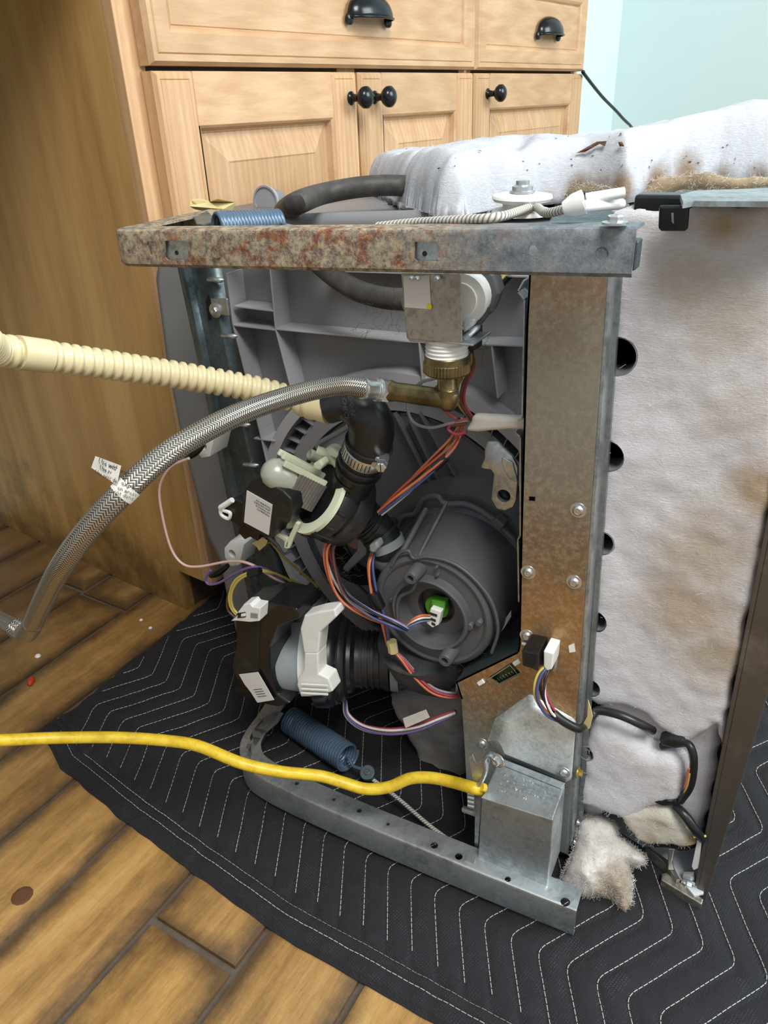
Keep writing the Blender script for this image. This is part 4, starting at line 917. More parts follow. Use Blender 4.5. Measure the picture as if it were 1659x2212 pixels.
# torn insulation hanging behind the lower left of the panel
wool('inner_wool', [W(x, y, .13) for x, y in [(845,1500),(900,1490),(1010,1500),(1012,1640),(1015,1790),(1000,1795),(968,1745),(935,1690),(900,1620),(872,1560)]], yplane(.13), .012, m_wool('grey_felt', [], 'a09c98', dirty=.6), dw, step=.005, edge=.015, seed=3)
# ================================================================== PUMPS, VALVE
def tubef(pts, r, mat, name, parent, seg=16, n=8, flat=None, smooth=60, **kw): mb = MB(); mb.tube(spline(pts, n), r, seg, flat=flat); return mb.obj(name, MAT[mat], parent, smooth=smooth, **kw)
def rings_on(pts, r, dr, idx, mat, name, parent, w_=.0012):
    for i in idx:
        a = pts[i]; d = (pts[min(i+1, len(pts)-1)]-pts[max(i-1, 0)]).normalized(); mb = MB()
        mb.lathe(frame(a, d), [(-w_, r), (-w_*.8, r+dr), (w_*.8, r+dr), (w_, r)], 32); mb.obj(name, MAT[mat], parent, smooth=40)
# ---- drain pump (upper left)
Pv, Pm = W(751, 1098, .078), W(575, 1013, .018); ax = (Pm-Pv).normalized()
FP = frame(Pv, ax, (0, 0, 1))
def onring(px, py, x): o = FP@V((x, 0, 0)); r = ray(px, py); return CAM+r*((o-CAM).dot(ax)/r.dot(ax))
dp_ = MB(); dp_.lathe(FP, [(-.004,.0),(-.004,.033),(-.001,.0370),(.012,.0380),(.015,.0370),(.016,.0345),(.019,.0345),(.020,.0375),(.031,.0385),(.033,.0375),(.034,.034),(.034,0)], 56)
dpump = dp_.obj('drain_pump', MAT['black'], dw, smooth=40, label='black drain pump with cream motor bracket')
for px, py in ((728,990),(668,1066),(645,1138),(700,1150)):     # lugs on the rim
    c = onring(px, py, .024); mb = MB(); mb.lathe(frame(c, ax), [(-.010,.0),(-.010,.0050),(.008,.0062),(.012,.0062),(.012,.003),(.010,0)], 20); mb.obj('rim_lug', MAT['blackg'], dpump, smooth=40)
for k in range(14):
    a = 2*math.pi*k/14; c = FP@V((.0255, .0382*math.cos(a), .0382*math.sin(a))); mb = MB(); mb.tube([c, c+ax*.008], .0018, 8); mb.obj('rim_tooth', MAT['black'], dpump, smooth=40)
# volute outlet stub joining the upper elbow
mb = MB(); A, B_ = W(757, 1052, .066), W(768, 1012, .060); mb.lathe(frame(A, B_-A), [(-.012,.019),(.010,.0180),(.018,.0175)], 32); mb.obj('outlet_stub', MAT['black'], dpump, smooth=50)
# cream bracket ring with arms
mb = MB(); mb.lathe(FP, [(.0345,.029),(.0345,.0385),(.0385,.0385),(.0385,.029),(.0345,.029)], 60); mb.obj('bracket_ring', MAT['cream'], dpump, smooth=40)
for px, py, L, r_ in ((633,1030,.014,.0055), (613,1068,.015,.0060), (611,1124,.015,.0055), (675,984,.014,.0055), (648,1010,.010,.004)):
    c = onring(px, py, .046); mb = MB(); mb.lathe(frame(c-ax*.010, ax), [(0,r_*.8),(.002,r_),(L*.9,r_*.95),(L,r_*.7),(L*.85,r_*.4),(L*.85,0)], 20); mb.obj('bracket_post', MAT['cream'], dpump, smooth=40)
# laminated core and rounded end cap
FC = frame(FP.translation+ax*.040, ax, (0, 0, 1))
mb = MB(); mb.box((0, -.012, -.015), (.030, .014, .012), FC); mb.obj('laminated_core', MAT['alu'], dpump, smooth=0, bevel=.0008)
for k in range(9):
    mb = MB(); x = .003+k*.003; mb.box((x, .0138, -.0148), (x+.0004, .0143, .0118), FC); mb.obj('core_sheet', MAT['dgrey'], dpump, smooth=0)
mb = MB(); mb.lathe(FC, [(.018,.0128),(.034,.0142),(.044,.0138),(.050,.0115),(.054,.007),(.0555,0)], 32); mb.obj('end_cap', MAT['cerm'], dpump, smooth=50)
for yy, zz in ((.012, .0125), (.003, .0165), (-.006, .0165)):
    mb = MB(); mb.box((.002, yy-.0020, zz-.002), (.048, yy+.0020, zz+.0035), FC); mb.obj('cap_fin', MAT['cream'], dpump, smooth=0, bevel=.0008)
tubef([W(684,972,.052), W(700,978,.055), W(718,990,.06), W(730,1004,.062)], .0040, 'cream', 'bracket_arm', dpump)
rbox([(700,968),(716,966),(736,984),(730,994),(706,984)], .055, .066, 'bracket_lug', MAT['cream'], dpump, bevel=.002)
rbox([(676,1002),(690,994),(698,1006),(690,1018),(674,1012)], .040, .052, 'bracket_lug', MAT['cream'], dpump, bevel=.002)
# bracket foot frame below
def foot(poly): rbox(poly, .026, .030, 'foot_frame', MAT['cream'], dpump, bevel=.0008)
foot([(590,1112),(597,1112),(594,1148),(586,1150)]); foot([(590,1112),(612,1120),(610,1126),(590,1119)]); foot([(587,1143),(621,1164),(619,1172),(586,1151)]); foot([(614,1166),(624,1168),(622,1186),(613,1184)]); foot([(621,1164),(638,1128),(646,1132),(624,1186),(614,1180)])
# black control box with white label
cbx = rbox([(527,1057),(543,1036),(562,1030),(612,1062),(628,1078),(632,1108),(622,1132),(604,1124),(590,1163),(560,1156),(520,1128)], .014, .05, 'control_box', MAT['black'], dpump, bevel=.0015)
lbl = rbox([(533,1060),(588,1091),(580,1156),(527,1128)], .0132, .014, 'white_label', MAT['label'], dpump, bevel=0)
lo, lx = W(583,1094,.0128), W(541,1069,.0128)-W(583,1094,.0128)
ly = W(579,1120,.0128)-W(583,1094,.0128)
for i, s_ in enumerate(('2907764N5 200', 'TD99 07A06ND5', 'PO1600000014', '2002758PC01')):
    text(s_, .0024, 'ink', lbl, W(585,1095,.0129)+ly.normalized()*(.0030+.0031*i)*.9, lx, -ly, 'label_print', .00005)
conn = rbox([(486,1086),(506,1076),(530,1088),(530,1130),(522,1140),(480,1116),(478,1098)], .016, .05, 'connector_body', MAT['blackg'], dpump, bevel=.0012)
tubef([W(x, y, .014) for x, y in [(476,1097),(502,1080)]], .0026, 'white', 'connector_latch', dpump, 6); tubef([W(x, y, .014) for x, y in [(476,1097),(479,1112),(494,1120),(497,1108),(482,1102)]], .0018, 'white', 'connector_latch', dpump, 6)
rbox([(520,1128),(560,1150),(556,1170),(540,1160),(528,1166),(514,1150)], .022, .05, 'connector_skirt', MAT['blackg'], dpump, bevel=.001)
# lower elbow, pump -> drum
pts = spline([FP@V((.002,0,0)), FP@V((-.012,0,0)), FP@V((-.026,.001,-.003)), W(822,1150,.098), W(838,1180,.098), W(852,1206,.100)], 6)
mb = MB(); n = len(pts); rs = [.0188-(.0188-.0150)*i/n for i in range(n)]; mb.tube(pts, rs, 32); el = mb.obj('rubber_elbow', MAT['rubber'], dw, smooth=60)
rings_on(pts, .0180, .0016, (5, 8), 'rubber', 'elbow_rib', el, .0012); rings_on(pts, .0165, .0024, (11, 13, 15), 'rubber', 'elbow_rib', el, .0010); rings_on(pts, .0165, .0038, (18,), 'rubber', 'elbow_rib', el, .0022)
i = 23; a = pts[i]; d = (pts[i+1]-pts[i-1]).normalized(); mb = MB(); mb.lathe(frame(a, d), [(-.0042,.0158),(-.0042,.0177),(.0042,.0172),(.0042,.0155)], 40); sc_ = mb.obj('spring_clamp', MAT['mgrey'], dw, smooth=40)
rbox([(796,1178),(812,1170),(818,1184),(808,1196),(797,1192)], .068, .08, 'clamp_ear', MAT['mgrey'], sc_, bevel=.002)
# upper elbow, hose -> pump
pts = spline([W(708,880,.045), W(742,872,.048), W(778,884,.05), W(800,912,.052), W(801,946,.054), W(787,982,.057), W(770,1022,.062)], 6)
mb = MB(); rs = [.0135+.0005*i/6 if i < 8 else .0150+.0038*min(1, (i-8)/6) for i in range(len(pts))]; mb.tube(pts, rs, 36); el2 = mb.obj('rubber_elbow', MAT['rubber'], dw, smooth=60)
rings_on(pts, .0186, .0022, (26, 32, 34), 'rubber', 'elbow_rib', el2, .0012)
o_ = pts[5]+V((0,-.0150,0)); text('DO NOT', .0062, 'dgrey', el2, W(752,855,.033), W(757,885,.033)-W(752,855,.033), W(775,850,.033)-W(752,855,.033), 'moulded_lettering', .0001)
text('CHECK', .0060, 'dgrey', el2, W(738,858,.033), W(743,890,.033)-W(738,858,.033), W(760,850,.033)-W(738,858,.033), 'moulded_lettering', .0001)
mb = MB(); mb.lathe(frame(W(785,906,.0375), Yn), [(0,.0052),(.0006,.0055),(.0006,.0048),(.0003,.0045),(.0003,0)], 28); mb.obj('date_stamp', MAT['dgrey2'], el2, smooth=30)
# worm-drive clamp
a = pts[29]; d = (pts[30]-pts[28]).normalized(); fC = frame(a, d); mb = MB(); mb.lathe(fC, [(-.0058,.0184),(-.0058,.0194),(-.0050,.0198),(.0050,.0198),(.0058,.0194),(.0058,.0184)], 64); wc = mb.obj('hose_clamp', MAT['steel'], dw, smooth=40, label='perforated stainless hose clamp with screw')
for k in range(26):
    t = math.radians(k*9.5-60+0); mb = MB(); c = fC@V((0, .0201*math.cos(t), .0201*math.sin(t))); rr = (fC.to_3x3()@V((0, math.cos(t), math.sin(t)))).normalized(); dd = d
    tt = rr.cross(dd).normalized()
    mb.quadbox([c+dd*sx*.0040+tt*sy*.0006 for sx, sy in ((-1,-1),(1,-.2),(1,1),(-1,.2))], [c+dd*sx*.0040+tt*sy*.0006-rr*.0008 for sx, sy in ((-1,-1),(1,-.2),(1,1),(-1,.2))]); mb.obj('clamp_slot', MAT['ink'], wc, smooth=0)
cs = W(824,1005,.038); mb = MB(); mb.lathe(frame(cs, (.35,-1,-.1)), [(-.016,.0045),(-.002,.0048),(-.002,.0046),(.004,.0046),(.005,.0038),(.005,0)], 6); mb.obj('clamp_screw', MAT['steel'], wc, smooth=20); mb = MB(); f_ = frame(cs, (.35,-1,-.1)); mb.box((.0048,-.0004,-.0042), (.0053,.0004,.0042), f_); mb.obj('screw_slot', MAT['ink'], wc, smooth=0)
rbox([(800,984),(817,988),(824,1002),(810,1014),(798,1004)], .042, .056, 'clamp_housing', MAT['steel'], wc, bevel=.001)
# bent wire from hose to pump
tubef([W(x, y, .07) for x, y in [(752,922),(720,940),(692,956),(686,966),(700,976),(716,984)]], .0022, 'mgrey', 'retaining_wire', dpump, 10)
# ---- wash pump motor (lower left), axis from control box to sump
A, B_ = W(600, 1420, .060), W(850, 1425, .110); FW = frame(A, B_-A)
mb = MB(); mb.lathe(FW, [(-.004,.0),(-.004,.036),(.002,.0375),(.030,.0375),(.046,.0375)], 56); wm = mb.obj('wash_pump', MAT['mgrey'], dw, smooth=40, label='silver-grey wash pump motor in a white clamp with black rubber boot')
mb = MB(); mb.lathe(FW, [(.029,.037),(.029,.0400),(.041,.0400),(.041,.037)], 56); mb.obj('white_band', MAT['white'], wm, smooth=40)
for poly in ([(648,1358),(657,1330),(686,1322),(723,1316),(727,1333),(709,1350),(692,1366),(687,1412),(656,1412),(652,1384)], [(643,1466),(655,1448),(657,1410),(687,1410),(688,1456),(709,1466),(719,1494),(695,1503),(650,1506),(641,1480)]):
    rbox(poly, .028, .045, 'white_clamp', MAT['white'], wm, bevel=.0016)
for py in (1478, 1488, 1497): mb = MB(); mb.tube([W(652,py,.0245), W(708,py+3,.0245)], .0012, 6); mb.obj('clamp_rib', MAT['white'], wm, smooth=60)
mb = MB(); mb.lathe(FW, [(.042,.0),(.042,.047),(.045,.050),(.062,.050),(.066,.048),(.068,.0455),(.072,.0445),(.076,.042),(.078,.036),(.082,.0350),(.086,.0300),(.100,.0290),(.112,.030),(.118,.033),(.121,.033),(.123,.029),(.140,.028)], 64); mb.f = [f for f in mb.f if len(f) <= 4 or len(f) == 64]; boot = mb.obj('rubber_boot', MAT['rubber'], wm, smooth=35)
mb = MB(); mb.lathe(FW, [(.044,.0495),(.044,.0512),(.0475,.0518),(.058,.0518),(.0605,.0505),(.0605,.049)], 72); mb.obj('boot_rim', MAT['blackg'], boot, smooth=40)
mb = MB(); mb.lathe(FW, [(.066,.040),(.067,.0465),(.069,.0470),(.0705,.0462),(.0705,.040)], 64); mb.obj('boot_rim', MAT['blackg'], boot, smooth=40)
rings_on([FW@V((x, 0, 0)) for x in (.092,.098,.104,.110)], .0288, .0022, range(4), 'rubber', 'boot_rib', boot, .0016)
for a_ in (60, 100, 140, 180, 220, 255, 290):
    a = math.radians(a_); c0 = FW@V((.040, .0475*math.cos(a), .0475*math.sin(a))); mb = MB(); mb.tube([c0, FW@V((.058, .050*math.cos(a), .050*math.sin(a)))], .0018, 6); mb.obj('boot_rim_rib', MAT['blackg'], boot, smooth=60)
cc = FW@V((.126, 0, 0)); mb = MB(); mb.lathe(FW, [(.123,.0315),(.123,.0332),(.131,.0332),(.131,.0315)], 56); bc = mb.obj('spring_clamp', MAT['mgrey'], dw, smooth=40)
rbox([(846,1450),(862,1452),(872,1462),(862,1470),(850,1466)], .07, .085, 'clamp_ear', MAT['mgrey'], bc, bevel=.002)
mb = MB(); mb.lathe(FW, [(.13,.0290),(.17,.030),(.19,.034)], 40); mb.obj('boot_neck', MAT['dgrey'], dw, smooth=40)
# black control box of the wash pump
cb2 = rbox([(508,1330),(520,1312),(580,1300),(640,1315),(648,1336),(602,1352),(582,1400),(583,1450),(598,1500),(626,1520),(600,1528),(560,1520),(545,1495),(512,1475),(500,1440),(510,1400)], .022, .062, 'control_box', MAT['blackg'], wm, bevel=.0022, seg=3)
rbox([(508,1334),(560,1338),(556,1476),(510,1470),(500,1440),(510,1390)], .0200, .03, 'box_cover', MAT['black'], wm, bevel=.002)
rbox([(505,1488),(545,1495),(548,1512),(512,1500)], .026, .05, 'box_foot', MAT['blackg'], wm, bevel=.001)
lb2 = rbox([(516,1457),(557,1452),(592,1512),(556,1518),(542,1496),(528,1478)], .0185, .0190, 'white_label', MAT['label'], wm, bevel=0)
for i in range(4): mb = MB(); q = [(548+i*3, 1490+i*5), (566+i*3, 1488+i*5)]; mb.tube([W(*q[0], .0183), W(*q[1], .0183)], .00035, 4); mb.obj('label_print', MAT['ink'], lb2, smooth=0)
pw = rbox([(514,1322),(526,1306),(540,1304),(545,1311),(562,1314),(560,1342),(540,1344),(508,1341),(498,1342),(516,1334)], .008, .022, 'plug', MAT['white'], wm, bevel=.0008)
rbox([(541,1324),(556,1326),(556,1336),(541,1334)], .0072, .009, 'plug_window', MAT['mgrey'], wm, bevel=.0003); rbox([(514,1325),(530,1323),(530,1334),(512,1336)], .0070, .009, 'plug_latch', MAT['blackg'], wm, bevel=.0005)
rbox([(520,1327),(529,1325),(529,1332),(520,1333)], .0062, .008, 'plug_key', MAT['white'], wm, bevel=.0005)
# ---- inlet valve
vb = rbox([(866,590),(995,592),(998,738),(992,742),(885,738),(878,730)], .020, .0215, 'inlet_valve', MAT['galv_warm'], dw, bevel=.0006, label='zinc valve bracket with white valve body behind')
mb = MB(); zt = W(940,740,.020).z; xa, xb_ = W(882,738,.02).x, W(998,740,.02).x; mb.box((xa, .020, zt), (xb_+.008, .052, zt+.0016)); mb.obj('bracket_shelf', MAT['galv'], vb, smooth=0, bevel=.0006)
tubef([W(1000,734,.03), W(1028,710,.042), W(1032,706,.046)], .0022, 'galv', 'shelf_edge', vb, 6)
mb = MB(); mb.lathe(frame(W(994,648,.036), (.15,-1,.0)), [(-.025,.0185),(-.002,.0185),(0,.0175),(.0,.012),(.002,.0115),(.002,0)], 26); mb.obj('valve_body', MAT['white'], vb, smooth=40)
mb = MB(); mb.lathe(frame(W(1012,632,.052), (.2,-1,.0)), [(-.02,.022),(.0,.022),(.002,.020),(.002,0)], 10); mb.obj('solenoid', MAT['dgrey'], vb, smooth=20)
rbox([(998,692),(1026,690),(1018,706),(1000,722)], .035, .045, 'valve_foot', MAT['white'], vb, bevel=.002)
rbox([(1008,672),(1035,675),(1052,665),(1044,692),(1030,708),(1010,695)], .045, .055, 'solenoid_frame', MAT['dgrey'], vb, bevel=.001)
rbox([(1008,722),(1030,708),(1029,756),(1012,760),(1007,752)], .046, .058, 'valve_plug', MAT['blackg'], vb, bevel=.001)
lb3 = rbox([(871,596),(927,596),(931,668),(874,664)], .0192, .0198, 'white_label', MAT['label'], vb, bevel=0)
mb = ycyl(927, 662, .0188, .0192, .0019); mb.obj('yellow_dot', MAT['ydot'], vb)
nx_ = W(965, 760, .037); f0 = frame(nx_+V((0,0,.008)), (-.0,.0,-1))
mb = MB(); prof = [(-.004,.0148)]
for k in range(5): prof += [(.0+k*.0028,.0142),(.0012+k*.0028,.0154)]
mb.lathe(f0, prof+[(.015,.014)], 40); mb.obj('threaded_port', MAT['white'], vb, smooth=30)
mb = MB(); vs = []; f1 = frame(W(965, 764, .037), (0,0,-1)); nk = 90; prof = [(0,.0148,0),(.0012,.0158,0),(.0055,.0160,0),(.006,.0165,1),(.0125,.0167,1),(.0138,.0158,0),(.0138,.0075,0)]
for x, r_, kn in prof:
    for k in range(nk): a = 2*math.pi*k/nk; rr = r_+(.0005 if k % 2 else -.0003)*kn; vs.append(f1@V((x, rr*math.cos(a), rr*math.sin(a))))
mb.add(vs, [(i*nk+k, (i+1)*nk+k, (i+1)*nk+(k+1)%nk, i*nk+(k+1)%nk) for i in range(len(prof)-1) for k in range(nk)]); mb.obj('coupling_nut', MAT['brass'], vb, smooth=25, label='aged brass knurled coupling nut')
for dx in (893, 905, 948): screw(W(dx, 600, .0185), Yn, .0016, vb, washer=False)
# black hose over the top edge and behind the rail to the valve
hose = [Z(795,402,.612), Z(760,405,.612), Z(700,414,.610), Z(650,428,.606)]
hp = [Z(1010,430,.60), Z(900,404,.602), Z(800,402,.604), Z(700,418,.600), Z(640,440,.600), D(610,458,.84), D(614,482,.80), D(640,520,.76), D(700,580,.72), D(760,622,.69), D(820,642,.67), D(880,648,.655)]
fh = thing('fill_hose', hp[4], 'black rubber fill hose arching over the machine edge and down to the valve', 'hose')
tubef(hp, .0092, 'rubber2', 'hose', fh, 20)
# ================================================================== LOOSE HOSES AND CABLES
dh = thing('drain_hose', D(300,800,.62), 'cream corrugated plastic drain hose coming in from the left', 'hose')
path = spline([V((-1.14,.12,.20)), V((-.85,-.12,.42)), D(-160,742,.52), D(0,757,.55), D(150,776,.575), D(300,798,.60), D(430,818,.62), D(560,842,.635), D(640,864,.645), W(690,874,.050)], 14)
path = resamp(path, .0009); pr_ = []; L = len(path)
mb = MB(); s0 = .0; 
for i, p in enumerate(path):
    t = (i*.0009 % .0076)/.0076; pr_.append(.0086+.0022*min(1, max(0, (math.sin(2*math.pi*t)+.45)*1.2)))
k = min(range(len(path)), key=lambda i: (path[i]-D(95,770,.565)).length)
mb.tube(path[k:-12], pr_[k:-12], 28); mb.obj('corrugated_tube', MAT['hosec'], dh, smooth=70)
mb = MB(); mb.tube(path[:k-14], pr_[:k-14], 28); mb.obj('corrugated_tube', MAT['hosec'], dh, smooth=70)
mb = MB(); mb.tube(path[k-20:k+6:2], .0112, 24); mb.obj('joining_cuff', MAT['hosec'], dh, smooth=50)
cuff = [p+V((0,-.0035,.003)) for p in path[k-330:k-30:6]]; mb = MB(); mb.tube(cuff, .0098, 20); mb.obj('pale_sleeve', plain('frosted_sleeve', hx('c4c4b0'), .4), dh, smooth=60)
e = W(664,870,.046); e2 = W(712,880,.046); d = e2-e; mb = MB(); mb.lathe(frame(e, d), [(-.008,.0112),(-.004,.0125),(0,.0118),(.002,.0132),(.006,.0135),(.009,.0128),(.018,.0135),(.022,.0135),(.022,.01)], 40); mb.obj('hose_cuff', MAT['hosec'], dh, smooth=40)
# braided supply hose
sh = thing('supply_hose', D(300,1000,.46), 'braided steel water hose looping from a brass elbow down to the floor', 'hose')
bp_ = spline([D(796,840,.575), D(740,834,.565), D(680,842,.55), D(600,864,.53), D(520,893,.505), D(440,932,.485), D(350,988,.47), D(265,1065,.465), D(190,1145,.48), D(135,1220,.51), D(100,1285,.56), D(72,1345,.62)], 14)
mb = MB(); mb.tube(bp_, .0072, 32); mb.obj('braided_tube', MAT['braid'], sh, smooth=80)
kp = [D(72,1345,.62), D(60,1366,.64), D(48,1366,.65), D(30,1354,.655)]; mb = MB(); mb.tube(spline(kp, 5), .0075, 24); mb.obj('kinked_bend', MAT['braid'], sh, smooth=80)
mb = MB(); mb.tube(spline([D(34,1357,.655), D(0,1340,.68), D(-60,1310,.74), D(-160,1270,.85), V((-.95,.02,.06)), V((-1.15,.25,.02))], 8), .0066, 24); mb.obj('braided_tube', MAT['braid'], sh, smooth=80)
e0, e1 = D(782,839,.572), D(862,846,.59); d = (e1-e0); fr_ = frame(e0, d); Ln = d.length
mb = MB(); mb.lathe(fr_, [(0,.0074),(.0005,.0084),(.002,.0086),(.004,.0078),(.011,.0078),(.0115,.0084),(.0135,.0084),(.014,.0070)], 32); mb.obj('crimp_ferrule', MAT['steel'], sh, smooth=35)
mb = MB(); mb.lathe(fr_, [(.0145,.0066),(.015,.0088),(.0225,.0092),(.0232,.0078)], 6); mb.obj('hex_nut', MAT['steel'], sh, smooth=20)
mb = MB(); mb.lathe(fr_, [(.0125,.0088),(.0150,.0092),(.0153,.007)], 32); mb.obj('nut_collar', MAT['steel'], sh, smooth=20)
q0 = fr_@V((.0225, 0, 0)); cor = W(968, 862, .030); q0 = V(q0)
mb = MB(); mb.lathe(frame(q0, cor-q0), [(0,.0072),(.0008,.0082),(.0015,.0074),(.0024,.0084),(.0032,.0074),(.004,.0080),(.008,.0070)], 32); mb.obj('brass_thread', MAT['brass'], sh, smooth=35)
up_ = W(965, 800, .036); ep = [q0+(cor-q0)*.15, q0.lerp(cor, .6), q0.lerp(cor, .9), cor+V((.001,0,.0015)), cor.lerp(up_, .25), cor.lerp(up_, .7), up_]
mb = MB(); mb.tube(spline(ep, 5), .0072, 28); mb.obj('brass_elbow', MAT['brass'], sh, smooth=60); mb = MB(); mb.lathe(frame(cor+V((0,0,-.001)), (0,0,1)), [(-.0075,0),(-.0072,.004),(-.004,.0068),(.002,.0074),(.008,.0073)], 28); mb.obj('elbow_corner', MAT['brass'], sh, smooth=50)
text('06I90', .0045, 'brass', sh, q0.lerp(cor, .38)+V((.0,-.0071,-.0018)), cor-q0, (0,0,1), 'stamped_lettering', .00025)
# paper tag wrapped round the hose
tgp = [D(x, y, d) for x, y, d in ((206,985,.475),(262,1006,.458),(252,1048,.458),(197,1010,.478))]
mb = MB(); mb.prism(tgp, ray(230,1010)*.0004); tg = mb.obj('paper_tag', MAT['tapew'], sh, smooth=0)
i0 = min(range(len(bp_)), key=lambda i: (bp_[i]-D(262,1046,.465)).length); mb = MB(); mb.tube([bp_[i0-2].lerp(bp_[i0-1], .3), bp_[i0], bp_[i0+2].lerp(bp_[i0+1], .3)], .0077, 28, caps=False); mb.obj('tag_wrap', MAT['tapew'], sh, smooth=60)
ux, uy = D(258,1012,.46)-D(210,990,.472), D(209,990,.474)-D(201,1012,.475)
for i, (s_, px, py) in enumerate((('Use with wat', 211, 999), ('Use solame', 214, 1013), ('Use avec de', 204, 1022))):
    text(s_, .0044 if i == 0 else .0036, 'ink', tg, D(px, py, .4705-.0008*i), ux, uy, 'tag_print', .00005)
for i, (s_, px, py) in enumerate((('expose', 260, 1046), ('en areas', 252, 1056), ('ent dans', 244, 1064))):
    text(s_, .0040 if i == 0 else .0034, 'ink', tg, D(px, py, .4565), D(290,1050,.46)-D(255,1035,.46), D(262,1020,.46)-D(258,1048,.46), 'tag_print', .00005)
# yellow house cable
yc = thing('house_cable', D(400,1610,.8), 'yellow flat power cable crossing the blanket into the junction box clamp', 'cable')
cp = spline([V((-1.2,.1,.012)), V((-.8,-.22,.02)), D(-160,1606,.80), D(0,1599,.80), D(120,1594,.80), D(250,1593,.79), D(360,1600,.78), D(430,1612,.77), D(520,1648,.76), D(600,1666,.76), D(690,1676,.765), D(740,1690,.765), D(790,1704,.765), D(840,1700,.762), D(885,1682,.757), D(930,1680,.752), D(980,1690,.745), W(1022,1702,.006), W(1040,1706,.012)], 10)
mb = MB(); mb.tube(cp, .0058, 20, flat=.95); mb.obj('cable_sheath', MAT['romex'], yc, smooth=60)
mb = MB(); mb.tube([W(1040,1700,.006), W(1047,1702,.008)], .0038, 12); mb.obj('cable_end', MAT['romex'], yc, smooth=60)
def wire(pts, col, parent, r=.0011, n=8): return tubef(pts, r, 'w_'+col, 'wire', parent, 8, n)
def bundle(label, path, cols, parent, spread=.0028, r=.0012, twist=2.2, sd=1):
    rnd = random.Random(sd); t = bpy.data.objects.new('wire_bundle', None); link(t, parent); tag(t)
    pts = spline(path, 8); n = len(pts); up = V((.2,-.8,.5)).normalized()
    for k, c in enumerate(cols):
        ph = 2*math.pi*k/len(cols)+rnd.uniform(-.4, .4); q = []
        for i, p in enumerate(pts):
            d = (pts[min(i+1, n-1)]-pts[max(i-1, 0)]).normalized(); a = (up-d*up.dot(d)).normalized(); b = d.cross(a); s_ = i/(n-1)
            w_ = spread*(.45+.55*math.sin(math.pi*s_))*(1+.3*math.sin(3*s_+k)); th = ph+twist*s_
            q.append(p+a*w_*math.cos(th)+b*w_*math.sin(th)*1.0)
        mb = MB(); mb.tube(q, r, 7); mb.obj('wire', MAT['w_'+c], t, smooth=60)
    return t
def emp(name, parent): t = bpy.data.objects.new(name, None); link(t, parent); return t
LOCAL_E = dw
# bundle entering the panel under white tape and running down-left behind the pump
bundle('', [W(1000,905,.085), W(990,935,.082), W(975,965,.078), W(945,998,.070), W(900,1040,.064), W(860,1075,.060), W(822,1108,.062)], ['orange','black','olive','white','navy','orange','rust'], dw, .0045, sd=2)
rb_ = MB(); rb_.tube([W(935,1008,.068), W(962,984,.073)], .0052, 14); rb_.obj('tape_sleeve', MAT['rubber'], dw, smooth=60)
bundle('', [W(1016,760,.052), W(1018,790,.060), W(1000,830,.070), W(998,870,.078), W(1020,905,.082)], ['olive','white','red','brown'], dw, .0028, sd=3)
tw = rbox([(1003,932),(1016,912),(1018,898),(1060,900),(1100,903),(1137,903),(1137,930),(1100,929),(1060,932),(1030,935)], .070, .080, 'cloth_tape_sleeve', MAT['tapew'], dw, bevel=.0032, seg=3, smooth=0) if False else None
mb = MB(); mb.prism([W(x, y, .070) for x, y in [(1003,932),(1016,912),(1018,898),(1060,900),(1100,903),(1137,903),(1137,930),(1100,929),(1060,932),(1030,935)]], (0,.010,0)); tw = mb.obj('cloth_tape_sleeve', MAT['tapew'], dw, smooth=60, bevel=.0034, seg=4)
for cpts, c in (([(1010,762),(1008,800),(985,826),(950,832),(938,850),(960,885),(985,905)], 'rust'), ([(948,816),(910,826),(888,850),(880,880),(893,912),(930,924),(975,914),(1010,908)], 'grey'), ([(1010,905),(985,912),(968,926),(985,938),(1008,934)], 'red'), ([(1008,915),(985,918),(975,918)], 'brown')):
    wire([W(x, y, .074-.01*(y < 800)) for x, y in cpts], c, dw, .0013)
# harness loop from behind the elbow to the green sensor
bundle('', [W(760,1145,.062), W(735,1155,.055), W(713,1185,.050), W(722,1240,.048), W(748,1290,.046), W(800,1325,.044), W(850,1345,.044), W(880,1358,.050)], ['orange','white','red','blue','black','navy','brown','orange'], dw, .0048, .0013, 3.2, sd=5)
for a, c in ((0,'orange'),(7,'white'),(12,'black'),(16,'blue')): wire([W(878,1352+a*.3,.050), W(892,1338+a*.6,.048), W(910,1330+a*.7,.052), W(928,1330+a*.6,.062)], c, dw, .0013)
bundle('', [W(806,1195,.080), W(802,1230,.070), W(812,1290,.062), W(830,1340,.058), W(840,1395,.060)], ['orange','orange','black','brown','navy'], dw, .0030, .0013, 1.2, sd=6)
mb = MB(); mb.tube([W(806,1282,.0585), W(820,1312,.0585)], .0062, 16); mb.obj('tape_sleeve', MAT['blackg'], dw, smooth=60)
bundle('', [W(845,1400,.060), W(870,1425,.058), W(900,1460,.058), W(940,1492,.062), W(985,1500,.072), W(990,1478,.082)], ['orange','black','brown','grey','red'], dw, .0026, .0013, 2, sd=7)
mb = MB(); mb.tube([W(846,1385,.057), W(850,1408,.057)], .0050, 8); mb.obj('tape_tab', MAT['tapey'], dw, smooth=30)
# low harness with paper label
bundle('', [W(746,1515,.10), W(752,1545,.085), W(785,1570,.075), W(840,1580,.068), W(900,1572,.068), W(950,1552,.072), W(985,1538,.078)], ['purple','white','yellow','black','red','white'], dw, .0032, .0014, 1.4, sd=8)
tubef([W(740,1500,.11), W(746,1520,.10)], .005, 'blackg', 'tape_sleeve', dw)
mb = MB(); mb.prism([W(*p, .061) for p in [(870,1552),(920,1533),(928,1550),(876,1573)]], (0,.0005,0)); pl2 = mb.obj('paper_flag', MAT['tapew'], dw, smooth=0)
